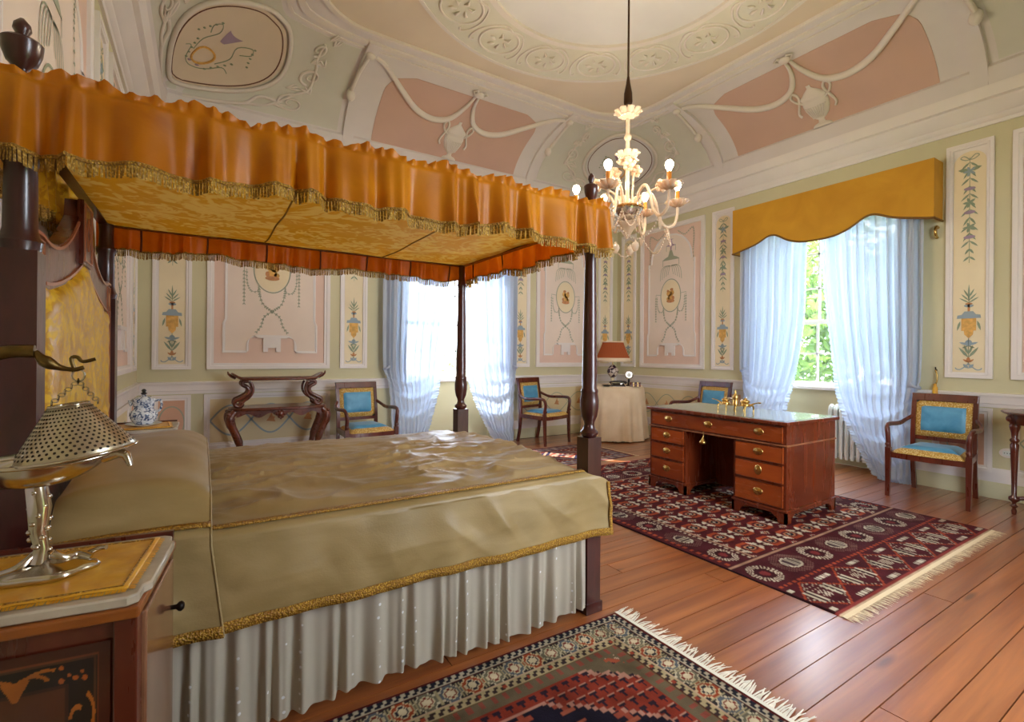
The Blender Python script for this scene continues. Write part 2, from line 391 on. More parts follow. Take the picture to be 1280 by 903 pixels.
# mouldings along a wall: profile (n, z), mitred at inner corners
def moulding(wf, prof, a0, a1, m0, m1):
    b = MB(); n = len(prof)
    vs = [wf(a0 + (d if m0 else 0), z, d) for d, z in prof] + [wf(a1 - (d if m1 else 0), z, d) for d, z in prof]
    b.add(vs, [(i, (i + 1) % n, n + (i + 1) % n, n + i) for i in range(n)] + [tuple(range(n)), tuple(reversed(range(n, 2 * n)))])
    return b
COR = [(0, 3.37), (0.02, 3.37), (0.025, 3.40), (0.05, 3.42), (0.055, 3.445), (0.075, 3.46), (0.10, 3.50), (0.135, 3.53), (0.14, 3.555), (0.175, 3.565), (0.185, 3.60), (0.20, 3.635), (0.205, 3.66), (0.16, 3.672), (0, 3.675)]
RAILP = [(0, RAIL0 - 0.03), (0.012, RAIL0 - 0.03), (0.014, RAIL0), (0.022, RAIL0 + 0.005), (0.022, RAIL1 - 0.035), (0.03, RAIL1 - 0.025), (0.038, RAIL1 - 0.01), (0.036, RAIL1), (0, RAIL1 + 0.004)]
BASEP = [(0, 0.001), (0.02, 0.001), (0.02, BASE - 0.012), (0.012, BASE), (0, BASE)]
PLINTH = [(0, BASE), (0.012, BASE), (0.012, 0.26), (0.006, 0.272), (0, 0.272)]
tn = 0
def trims(wf, side, spans_low, a0, a1, m0, m1):
    global tn
    tn += 1; tag(moulding(wf, COR, a0, a1, m0, m1).build('trim_%d' % tn, M_white, None, 0.7), kind='structure')
    for q, (x0, x1, c0, c1) in enumerate(spans_low):
        tn += 1; r = tag(moulding(wf, RAILP, x0, x1, c0, c1).build('trim_%d' % tn, M_white, None, 0.7), kind='structure')
        tn += 1; tag(moulding(wf, PLINTH, x0, x1, c0, c1).build('trim_%d' % tn, M_white, None, 0.7), kind='structure')
        tag(moulding(wf, BASEP, x0, x1, c0, c1).build('baseboard_%s' % side + ('' if q == 0 else '_%d' % (q + 1)), M_green, None, 0.7), kind='structure')
trims(FB, 'back', [(XL, W1[0], 1, 0), (W1[1], XR, 0, 1)], XL, XR, 1, 1)
trims(FR, 'right', [(YN, W2[0], 1, 0), (W2[1], YB, 0, 1)], YN, YB, 1, 1)
trims(FL, 'left', [(YN, YB, 1, 1)], YN, YB, 1, 1)
trims(FN, 'near', [(XL, W3[0], 1, 0), (W3[1], XR, 0, 1)], XL, XR, 1, 1)

# ------------------------------------------------------------------ painted wall panels
class Deco:
    """flat painted shapes on a wall panel, one mesh per colour"""
    def __init__(s, wf, n): s.wf = wf; s.n = n; s.m = {}
    def mb(s, k): return s.m.setdefault(k, MB())
    def poly(s, k, pts, dn=0.0): s.mb(k).prism(pts, lambda a, z, d: s.wf(a, z, d), s.n + dn - 0.0008, s.n + dn + 0.0012)
    def ell(s, k, a, z, ra, rz, n=20, dn=0.0): s.poly(k, [(a + ra * math.cos(2 * PI * i / n), z + rz * math.sin(2 * PI * i / n)) for i in range(n)], dn)
    def line(s, k, pts, w, dn=0.0, closed=False):
        b = s.mb(k); P = list(pts); m = len(P); vs = []
        for i in range(m):
            p = P[i - 1] if (i or closed) else P[i]; q = P[(i + 1) % m] if (i < m - 1 or closed) else P[i]
            dx, dy = q[0] - p[0], q[1] - p[1]; L = math.hypot(dx, dy) or 1
            ox, oy = -dy / L * w / 2, dx / L * w / 2
            ww = w
            vs += [s.wf(P[i][0] + ox, P[i][1] + oy, s.n + dn + 0.0012), s.wf(P[i][0] - ox, P[i][1] - oy, s.n + dn + 0.0012)]
        b.add(vs, [(2 * i, 2 * i + 1, 2 * ((i + 1) % m) + 1, 2 * ((i + 1) % m)) for i in range(m if closed else m - 1)])
    def leaf(s, k, a, z, ang, L, w, dn=0.0006):
        c, q = math.cos(ang), math.sin(ang)
        s.poly(k, [(a + c * x - q * y, z + q * x + c * y) for x, y in ((0, 0), (L * 0.35, w / 2), (L * 0.7, w * 0.4), (L, 0), (L * 0.7, -w * 0.4), (L * 0.35, -w / 2))], dn)
    def garland(s, k, pts, w, n=None):
        """a string of little leaves along a polyline"""
        s.line(k, pts, w * 0.35)
        tot = 0
        for p, q in zip(pts[:-1], pts[1:]):
            L = math.hypot(q[0] - p[0], q[1] - p[1]); tot += L
            if tot > w * 1.1:
                tot = 0; an = math.atan2(q[1] - p[1], q[0] - p[0])
                s.leaf(k, q[0], q[1], an + 0.7, w * 1.2, w * 0.6); s.leaf(k, q[0], q[1], an - 0.7, w * 1.2, w * 0.6)
    def build(s, parent, names):
        for k, b in s.m.items():
            b.build(names.get(k, 'painted_ornament'), k, parent, 0)
NAMES = {}
def nm(m, n): NAMES[m] = n; return m
nm(M_pgold, 'painted_urn'); nm(M_pleaf, 'painted_leaves'); nm(M_pgreen, 'painted_garland'); nm(M_pblue, 'painted_blue_ornament'); nm(M_ppurple, 'painted_flowers'); nm(M_pred, 'painted_red_ornament')
nm(M_cream, 'inner_field'); nm(M_strip, 'strip_field')

def frame_ring(wf, outer, inner, n0, n1, bead=0.006):
    """raised moulding between two rings of equal point count, with a stepped face"""
    b = MB(); m = len(outer)
    mid = [((o[0] * 0.45 + i[0] * 0.55), (o[1] * 0.45 + i[1] * 0.55)) for o, i in zip(outer, inner)]
    mid2 = [((o[0] * 0.35 + i[0] * 0.65), (o[1] * 0.35 + i[1] * 0.65)) for o, i in zip(outer, inner)]
    rings = [(outer, n0), (outer, n1), (mid, n1), (mid2, n1 - bead), (inner, n1 - bead), (inner, n0)]
    vs = [wf(p[0], p[1], d) for r, d in rings for p in r]
    fs = [(k * m + i, k * m + (i + 1) % m, (k + 1) * m + (i + 1) % m, (k + 1) * m + i) for k in range(5) for i in range(m)]
    return b.add(vs, fs)
def rect(a0, a1, z0, z1): return [(a0, z0), (a1, z0), (a1, z1), (a0, z1)]
def archpts(a0, a1, z0, z1, r, n=10):
    """rectangle with a half-round top on shoulders"""
    c = (a0 + a1) / 2; h = r * (a1 - a0) / 2
    return [(a0, z0), (a1, z0), (a1, z1 - h)] + [(c + (a1 - a0) / 2 * math.cos(PI * i / n), z1 - h + h * math.sin(PI * i / n)) for i in range(1, n)] + [(a0, z1 - h)]

Z0P, Z1P = 1.072, 3.26
def strip_panel(wf, wall, a0, a1, lod=1):
    c = (a0 + a1) / 2; w = a1 - a0; fr = 0.05
    p = MB().prism(rect(a0 + fr - 0.005, a1 - fr + 0.005, Z0P + fr - 0.005, Z1P - fr + 0.005), wf, 0.0, 0.004).build('wall_panel', M_white, wall, 0)
    frame_ring(wf, rect(a0, a1, Z0P, Z1P), rect(a0 + fr, a1 - fr, Z0P + fr, Z1P - fr), 0.0, 0.024).build('panel_frame', M_white, p, 0)
    d = Deco(wf, 0.006)
    d.poly(M_strip, archpts(a0 + fr + 0.004, a1 - fr - 0.004, Z0P + fr + 0.004, Z1P - fr - 0.03, 0.9))
    d.n = 0.009; v = lambda t: Z0P + t
    # base scroll, red flower, leaves
    for sg in (-1, 1):
        d.line(M_pblue, spline([(c, v(.135)), (c + sg * .03, v(.10)), (c + sg * .06, v(.078)), (c + sg * .085, v(.082)), (c + sg * .092, v(.095))], 5), 0.009)
        d.leaf(M_pblue, c, v(.09), PI / 2 - sg * 0.75, .055, .026)
        d.leaf(M_pred, c, v(.145), PI / 2 - sg * 0.9, .05, .018)
        d.leaf(M_pleaf, c, v(.19), PI / 2 - sg * 0.62, .12, .022)
        d.leaf(M_pleaf, c, v(.22), PI / 2 - sg * 0.35, .09, .018)
        d.leaf(M_pblue, c, v(.31), PI / 2 - sg * 1.25, .07, .022)
        d.leaf(M_pleaf, c, v(.30), PI / 2 - sg * 2.0, .05, .014)
        d.leaf(M_pleaf, c + sg * .06, v(.53), -PI / 2 + sg * .25, .09, .018)
        for q, (t, an) in enumerate(((.70, .95), (.72, .7), (.75, .45))): d.leaf(M_pleaf, c, v(t), PI / 2 - sg * an, .085, .013)
    d.ell(M_pblue, c, v(.325), .026, .03, 12); d.line(M_pleaf, [(c, v(.12)), (c, v(.37))], .006); d.leaf(M_pred, c, v(.14), PI / 2, .06, .03)
    d.poly(M_pgold, [(c - .052, v(.555)), (c - .052, v(.44)), (c - .034, v(.44)), (c - .03, v(.405)), (c, v(.37)), (c + .03, v(.405)), (c + .034, v(.44)), (c + .052, v(.44)), (c + .052, v(.555))])
    d.poly(M_pblue, [(c - .085, v(.555)), (c + .085, v(.555)), (c + .08, v(.585)), (c + .05, v(.59)), (c + .03, v(.62)), (c - .03, v(.62)), (c - .05, v(.59)), (c - .08, v(.585))], .0004)
    d.poly(M_pred, [(c - .008, v(.62)), (c + .008, v(.62)), (c + .008, v(.68)), (c - .008, v(.68))]); d.ell(M_pblue, c, v(.672), .034, .014, 12); d.ell(M_pred, c, v(.69), .026, .01, 12)
    d.leaf(M_pleaf, c, v(.70), PI / 2, .17, .014)
    # hanging garland
    d.line(M_pleaf, [(c, v(1.07)), (c, v(2.05))], .004)
    t = 1.08; i = 0
    while t < 2.0:
        for sg in (-1, 1):
            L = .085 if i > 1 else .06
            d.leaf(M_pleaf, c, v(t + .05), -PI / 2 + sg * (.55 if i % 2 else .8), L, .017)
        i += 1; t += .073
    for tt in (1.31, 1.54, 1.76): d.ell(M_ppurple, c, v(tt), .042, .016, 12, .0012)
    for tt in (1.92, 1.40, 1.63):
        for an in range(5): d.leaf(M_pblue if tt > 1.9 else M_pleaf, c, v(tt), an * 2 * PI / 5, .05, .022, .001)
    for sg in (-1, 1):
        d.leaf(M_pleaf, c, v(1.93), PI / 2 - sg * 1.35, .085, .035); d.line(M_pgreen, spline([(c, v(2.03)), (c + sg * .04, v(2.07)), (c + sg * .065, v(2.055)), (c + sg * .03, v(2.03)), (c, v(2.03))], 4), .008)
    d.build(p, NAMES)
    return p

def big_panel(wf, wall, a0, a1, wide=False):
    c = (a0 + a1) / 2; fr = 0.065; v = lambda t: Z0P + t; w = a1 - a0
    p = MB().prism(rect(a0 + fr - .005, a1 - fr + .005, Z0P + fr - .005, Z1P - fr + .005), wf, 0, 0.005).build('wall_panel', M_pink, wall, 0)
    frame_ring(wf, rect(a0, a1, Z0P, Z1P), rect(a0 + fr, a1 - fr, Z0P + fr, Z1P - fr), 0.0, 0.028).build('panel_frame', M_white, p, 0)
    h = w / 2 - 0.165   # half width of the inner field
    def inner(o):
        hh = h + o; zb = v(.20) - o; zs = v(1.62)
        pts = [(c - hh, zb), (c - .235 - o, zb), (c - .235 - o, v(.285) - o)]
        pts += [(c - .235 - o + .10 * (1 - math.cos(q)) * .8, v(.285) - o + .09 * math.sin(q)) for q in (0.5, 1.0, 1.57)]
        R = [(2 * c - x, z) for x, z in reversed(pts)]
        top = [(c + hh, v(.5)), (c + hh - .02, v(.55)), (c + hh - .02, zs), (c + hh - .07, zs + .0), (c + hh - .07, zs + .04)]
        arch = [(c + (hh - .07) * math.cos(q), zs + .04 + (.36 + o) * math.sin(q)) for q in [PI * i / 12 for i in range(1, 12)]]
        return pts + R + top + arch + [(2 * c - x, z) for x, z in reversed(top)]
    d = Deco(wf, 0.007); d.poly(M_cream, inner(0.0)); d.build(p, NAMES)
    frame_ring(wf, inner(.022), inner(-.004), 0.004, 0.017, 0.004).build('inner_frame', M_white, p, 0.5)
    # little bracket shelf
    s = MB(); s.prism([(c - .18, v(.375)), (c - .15, v(.345)), (c + .15, v(.345)), (c + .18, v(.375))], wf, 0.005, 0.035)
    s.prism([(c - .09, v(.19)), (c - .09, v(.345)), (c + .09, v(.345)), (c + .09, v(.19)), (c + .04, v(.19)), (c + .04, v(.235)), (c - .04, v(.235)), (c - .04, v(.19))], wf, 0.005, 0.028)
    s.build('bracket_shelf', M_white, p, 0)
    d = Deco(wf, 0.010)
    mz, mh, mw = v(1.105), .236, .175
    d.line(M_pgreen, [(c + mw * 1.06 * math.cos(2 * PI * i / 40), mz + mh * 1.05 * math.sin(2 * PI * i / 40)) for i in range(40)], .013, closed=True)
    d.ell(M_strip, c, mz, mw, mh, 32, -.0015)
    for (x, z, rx, rz, k) in ((0, -.03, .05, .05, M_pgold), (.025, .03, .05, .045, M_pgold), (-.03, .04, .035, .04, M_pgold), (.0, -.085, .075, .026, M_pred), (.045, -.05, .03, .03, M_pgold), (-.05, -.04, .022, .03, M_pred), (-.02, .09, .03, .02, M_pred), (.05, .07, .02, .02, M_pred)):
        d.ell(k, c + x, mz + z, rx, rz, 12, .001 if k is M_pgold else .0018)
    for sg in (-1, 1):
        d.garland(M_pgreen, spline([(c + sg * .135, v(.93)), (c + sg * .125, v(.82)), (c + sg * .09, v(.72)), (c, v(.645)), (c - sg * .08, v(.58)), (c - sg * .11, v(.48)), (c - sg * .16, v(.405))], 5), .02)
        d.line(M_pgreen, [(c + sg * .185, mz + .02), (c + sg * .285, mz + .03)], .007)
        d.garland(M_pgreen, [(c + sg * .28, mz + .02 - .04 * i) for i in range(11)], .018)
        d.garland(M_pgreen, spline([(c + sg * .255, mz), (c + sg * .25, mz - .15), (c + sg * .21, mz - .24), (c + sg * .15, mz - .24), (c + sg * .13, mz - .18)], 4), .015)
        for i in range(5): 
            x = .03 + .037 * i
            d.line(M_pgreen, spline([(c + sg * .012, v(1.55)), (c + sg * (x * .6), v(1.56)), (c + sg * x, v(1.50)), (c + sg * (x + .022), v(1.42 - .02 * i))], 4), .008)
        for (x, t0, t1) in ((.15, 1.66, 1.56), (.085, 1.87, 1.78)): d.line(M_pgreen, [(c + sg * x, v(t0)), (c + sg * x, v(t1))], .008)
        d.garland(M_pgreen, spline([(c + sg * .12, v(2.07)), (c + sg * .25, v(1.99)), (c + sg * .39, v(2.06)), (c + sg * .41, v(1.9)), (c + sg * .40, v(1.75)), (c + sg * .42, v(1.5))], 5), .016)
    d.poly(M_pgreen, [(c - .16, v(1.645)), (c + .16, v(1.645)), (c + .11, v(1.68)), (c + .05, v(1.70)), (c + .02, v(1.79)), (c - .02, v(1.79)), (c - .05, v(1.70)), (c - .11, v(1.68))])
    d.poly(M_ppurple, [(c - .09, v(1.86)), (c - .03, v(1.885)), (c - .012, v(1.95)), (c - .05, v(1.96)), (c + .05, v(1.96)), (c + .012, v(1.95)), (c + .03, v(1.885)), (c + .09, v(1.86)), (c + .015, v(1.85)), (c + .01, v(1.79)), (c - .01, v(1.79)), (c - .015, v(1.85))])
    d.build(p, NAMES)
    return p

def dado_panel(wf, wall, a0, a1, kind):
    z0, z1 = 0.285, RAIL0 - 0.04; fr = 0.055
    p = MB().prism(rect(a0 + fr - .005, a1 - fr + .005, z0, z1 - fr + .005), wf, 0.0, 0.004).build('dado_panel', M_dadopink if kind == 'pink' else M_ochre, wall, 0)
    frame_ring(wf, rect(a0, a1, z0 - fr, z1), rect(a0 + fr, a1 - fr, z0, z1 - fr), 0.0, 0.016).build('panel_frame', M_white, p, 0)
    d = Deco(wf, .006); c = (a0 + a1) / 2; zc = (z0 + z1 - fr) / 2
    if kind == 'pink':
        d.line(M_pgreen, [(c + .11 * math.cos(2 * PI * i / 32), zc + .17 * math.sin(2 * PI * i / 32)) for i in range(32)], .012, closed=True); d.ell(M_pred, c, zc, .015, .02, 8)
    else:
        w = a1 - a0 - 2 * fr; k = M_pblue if kind == 'blue' else M_pgreen; A = .15 if kind != 'blue' else .16; n = 3
        for sg in (-1, 1): d.line(k, [(a0 + fr + w * i / 60, zc + sg * A * math.cos(PI * n * (i / 60) - PI * n / 2 + (0 if sg > 0 else 0))) for i in range(61)], .018 if kind == 'blue' else .012)
        for q in (-1, 0, 1):
            x = c + q * w / n
            d.poly(M_pred, [(x - .045, zc - .03), (x - .01, zc - .035), (x + .05, zc - .045), (x + .035, zc - .01), (x + .045, zc + .01), (x + .02, zc + .02), (x + .01, zc + .065), (x - .012, zc + .02), (x - .025, zc - .005)])
    d.build(p, NAMES)
    return p

# back wall
for a0, a1 in ((-.42, -.085), (1.42, 1.745), (3.87, 4.20), (5.58, 5.90)): strip_panel(FB, wall_back, a0, a1)
big_panel(FB, wall_back, 0.05, 1.30); big_panel(FB, wall_back, 4.32, 5.46)
dado_panel(FB, wall_back, -.42, -.085, 'pink'); dado_panel(FB, wall_back, 0.03, 1.31, 'blue'); dado_panel(FB, wall_back, 4.0, 5.46, 'green'); dado_panel(FB, wall_back, 5.56, 5.92, 'green')
# right wall
for a0, a1 in ((1.40, 1.735), (3.945, 4.275), (5.70, 6.02), (-.38, -.05)): strip_panel(FR, wall_right, a0, a1)
big_panel(FR, wall_right, 4.395, 5.59); big_panel(FR, wall_right, 0.08, 1.28)
dado_panel(FR, wall_right, 4.395, 5.70, 'green'); dado_panel(FR, wall_right, 3.78, 4.275, 'pink'); dado_panel(FR, wall_right, 1.40, 1.83, 'pink'); dado_panel(FR, wall_right, 0.02, 1.28, 'green')
# left wall
for a0, a1 in ((5.55, 5.88), (3.75, 4.08), (1.3, 1.63)): strip_panel(FL, wall_left, a0, a1)
big_panel(FL, wall_left, 4.22, 5.42); big_panel(FL, wall_left, 1.95, 3.55)
dado_panel(FL, wall_left, 4.22, 5.42, 'green'); dado_panel(FL, wall_left, 5.55, 5.88, 'pink')

# ------------------------------------------------------------------ windows
def window(idx, wf, r0, r1, panes):
    """joinery at the back of the recess; n negative = outward"""
    P = lambda a, z, n: wf(a, z, n)
    root = bpy.data.objects.new('window_%d' % idx, None); COL.objects.link(root); root.location = wf((r0 + r1) / 2, 0, -WDEP); tag(root, kind='structure')
    def bx(mb, a0, a1, z0, z1, n0, n1): mb.prism(rect(a0, a1, z0, z1), P, n0, n1)
    b = MB(); bx(b, r0, r1, 0, 0.86, -WDEP - .10, -WDEP); b.build('apron', M_green, root, 0)
    b = MB(); bx(b, r0 - .0, r1 + .0, .86, .90, -WDEP - .1, -WDEP + .07); b.build('sill', M_white, root, 0, bevel=.006)
    a0, a1, z0, z1 = r0 + .03, r1 - .03, .90, WTOP - .02
    b = MB()
    for q in (rect(r0, a0 + .04, z0, WTOP), rect(a1 - .04, r1, z0, WTOP), rect(a0 + .04, a1 - .04, z1 - .05, WTOP)): b.prism(q, P, -WDEP - .08, -WDEP)
    b.build('frame', M_white, root, 0)
    i0, i1 = a0 + .04, a1 - .04; cols = 3; rowsz = [z0, 1.30, 1.69, 2.11, 2.54, z1 - .05]
    for sname, zz0, zz1, n0 in (('lower_sash', z0, 1.71, -WDEP - .035), ('upper_sash', 1.67, z1 - .05, -WDEP - .07)):
        s = MB()
        for q in (rect(i0, i0 + .05, zz0, zz1), rect(i1 - .05, i1, zz0, zz1), rect(i0 + .05, i1 - .05, zz0, zz0 + .05), rect(i0 + .05, i1 - .05, zz1 - .045, zz1)): s.prism(q, P, n0 - .03, n0)
        so = s.build(sname, M_white, root, 0)
        m = MB()
        for c in range(1, cols): x = i0 + .05 + (i1 - i0 - .1) * c / cols; m.prism(rect(x - .011, x + .011, zz0 + .05, zz1 - .045), P, n0 - .026, n0 - .004)
        for z in rowsz[1:-1]:
            if zz0 + .1 < z < zz1 - .1: m.prism(rect(i0 + .05, i1 - .05, z - .011, z + .011), P, n0 - .026, n0 - .004)
        m.build('glazing_bars', M_white, so, 0)
        rz = [zz0 + .05] + [z for z in rowsz[1:-1] if zz0 + .1 < z < zz1 - .1] + [zz1 - .045]
        for c in range(cols):
            for k in range(len(rz) - 1):
                xa = i0 + .05 + (i1 - i0 - .1) * c / cols; xb = i0 + .05 + (i1 - i0 - .1) * (c + 1) / cols
                g = MB(); g.prism(rect(xa, xb, rz[k], rz[k + 1]), P, n0 - .017, n0 - .013); g.build('pane', M_pane, so, 0)
    return root
M_pane = glass('window_glass', '#f8fbff', 0.02, 0.93)
window(1, FB, W1[0], W1[1], 3); window(2, FR, W2[0], W2[1], 3); window(3, FN, W3[0], W3[1], 3)  # last one is added behind the camera to bring daylight to the foreground

# ------------------------------------------------------------------ coved ceiling
Bx, By, TF, SA, ZC0, ZC1 = XR - CXR - 0.15, YB - CYR - 0.15, 1.95, 1.37, 3.66, 4.36
CR = TF - SA
M_cove = plain('white_lilac_plaster', '#dad1cd', 0.8, var=0.03)
M_covep = plain('cove_pink_paint', '#cba796', 0.85, var=0.05, vscale=1.5)
M_tan = plain('ceiling_tan_paint', '#d9c7b0', 0.85, var=0.05, vscale=1.5)
M_ring = plain('ceiling_grey_green_paint', '#d5cfbd', 0.85, var=0.04)
M_corner = plain('corner_sage_paint', '#d0ccbe', 0.85, var=0.04)
M_disc = plain('ceiling_white_paint', '#d8d4d1', 0.85, var=0.02)
M_relief = plain('relief_plaster', '#ded4ca', 0.75)
M_brownline = plain('brown_line_paint', '#6b4434', 0.8)
def edge(U):
    """perimeter: U in [0,8): even unit = straight side, odd = corner; returns bottom and top points about the room centre"""
    k = int(U) % 8; f = U - int(U); side = k // 2
    if k % 2 == 0:
        a = SA * (2 * f - 1); bot = (a, (By, Bx, By, Bx)[side]); top = (a, TF); 
    else:
        q = f * PI / 2; cs, sn = math.cos(q), math.sin(q); L = 1 / max(cs, sn)
        hB = (By, Bx, By, Bx)[side]; hN = (Bx, By, Bx, By)[side]
        # superellipse-like corner between the two walls
        g = lambda t: t if t < .85 else .85 + .15 * math.sin(min(1, (t - .85) / .236) * PI / 2)
        bx = (hN - SA) * g(2 * f); by = (hB - SA) * g(2 * (1 - f))
        bot = (SA + bx, SA + by); top = (SA + CR * sn, SA + CR * cs)
    def rot(p):
        x, y = p
        for _ in range(side): x, y = y, -x
        return x, y
    return rot(bot), rot(top)
def cove0(U, s):
    bp, tp = edge(U % 8); th = s * PI / 2; k = 1 - math.cos(th)
    return Vector((CXR + bp[0] + (tp[0] - bp[0]) * k, CYR + bp[1] + (tp[1] - bp[1]) * k, ZC0 + (ZC1 - ZC0) * math.sin(th)))
def cove(U, s, off=0.0):
    p = cove0(U, s)
    if off:
        e = 1e-3; du = cove0(U + e, s) - cove0(U - e, s); ds = cove0(U, s + e) - cove0(U, s - e); n = du.cross(ds)
        if n.length > 1e-12:
            n.normalize()
            if n.z > 0 or (abs(n.z) < 1e-6 and n.dot(Vector((CXR, CYR, 3)) - p) < 0): n = -n
            p = p + n * off
    return p
def side_u(side, a): return 2 * side + (a / SA + 1) / 2
b = MB()   # flat centre: from the disc edge out to the rounded square
nU = 8 * 24
flat = [cove0(8 * i / nU, 1.0) for i in range(nU)]
ring_r, disc_r = 1.73, 1.13
cen = Vector((CXR, CYR, ZC1))
vs = [tuple(p) for p in flat] + [(CXR + (ring_r - .02) * (p.x - CXR) / (p - cen).length, CYR + (ring_r - .02) * (p.y - CYR) / (p - cen).length, ZC1) for p in flat]
b.add(vs, [(i, (i + 1) % nU, nU + (i + 1) % nU, nU + i) for i in range(nU)])
b.box(XL - .2, XR + T, YN - T, YB + T, ZROOF, ZROOF + .05)
ceiling = tag(b.build('ceiling', M_tan, None, 0.5), kind='structure')
b = MB(); b.grid(lambda u, v: tuple(cove0(8 * u, v)), 8 * 20, 17, closeu=True); b.build('cove', M_cove, ceiling, 4)
def annulus(r0, r1, z0, z1, n=96, step=0.0):
    m = MB(); prof = [(r0, z1 + .04), (r0, z0), (r1, z0), (r1, z1 + .04)]
    vs = [(CXR + r * math.cos(2 * PI * i / n), CYR + r * math.sin(2 * PI * i / n), z) for r, z in prof for i in range(n)]
    return m.add(vs, [(k * n + i, k * n + (i + 1) % n, (k + 1) * n + (i + 1) % n, (k + 1) * n + i) for k in range(3) for i in range(n)])
annulus(disc_r, ring_r, ZC1 - .012, ZC1).build('ring_border', M_ring, ceiling, 0.5)
annulus(disc_r - .03, disc_r + .025, ZC1 - .03, ZC1).build('disc_moulding', M_relief, ceiling, 0.5)
annulus(ring_r - .02, ring_r + .012, ZC1 - .022, ZC1).build('ring_moulding', M_relief, ceiling, 0.5)
b = MB(); b.prism([(CXR + disc_r * math.cos(2 * PI * i / 64), CYR + disc_r * math.sin(2 * PI * i / 64)) for i in range(64)], lambda x, y, d: (x, y, d), ZC1 - .002, ZC1 + .02); b.build('centre_disc', M_disc, ceiling, 0)
# mouldings following the flat edge, the foot of the cove
for s0, s1, off, nme in ((.985, 1.0, .03, 'edge_moulding'), (.90, .925, .02, 'edge_moulding'), (.86, .87, .012, 'edge_moulding')):
    b = MB(); prof = [(s0, 0), (s0, off), (s1, off), (s1, 0)]
    b.grid(lambda u, v: tuple(cove(8 * u, prof[int(round(v * 3))][0], prof[int(round(v * 3))][1])), 8 * 16, 4, closeu=True); b.build(nme, M_relief, ceiling, 0.5)
b = MB(); prof = [(0.0, .0), (0.0, .035), (.15, .03), (.17, .0)]
b.grid(lambda u, v: tuple(cove(8 * u, prof[int(round(v * 3))][0], prof[int(round(v * 3))][1])), 8 * 16, 4, closeu=True); b.build('foot_moulding', M_cove, ceiling, 0.5)

def cpatch(poly_fn, nu, nv, off, mat, name, parent, rim=True):
    """patch lying on the cove; poly_fn(u,v)->(U,s)"""
    b = MB(); b.grid(lambda u, v: tuple(cove(*poly_fn(u, v), off)), nu, nv)
    if rim:
        brd = [(i / (nu - 1), 0) for i in range(nu)] + [(1, j / (nv - 1)) for j in range(1, nv)] + [(i / (nu - 1), 1) for i in range(nu - 2, -1, -1)] + [(0, j / (nv - 1)) for j in range(nv - 2, 0, -1)]
        m = len(brd); vs = [tuple(cove(*poly_fn(*q), off)) for q in brd] + [tuple(cove(*poly_fn(*q), -.002)) for q in brd]
        b.add(vs, [(i, (i + 1) % m, m + (i + 1) % m, m + i) for i in range(m)])
    return b.build(name, mat, parent, 0.6)
def ctube(pts, r, off, mat, name, parent, n=6):
    b = MB(); b.tube([cove(U, s, off) for U, s in pts], r, n, nrm=(0, 0, 1)); return b.build(name, mat, parent, 4)
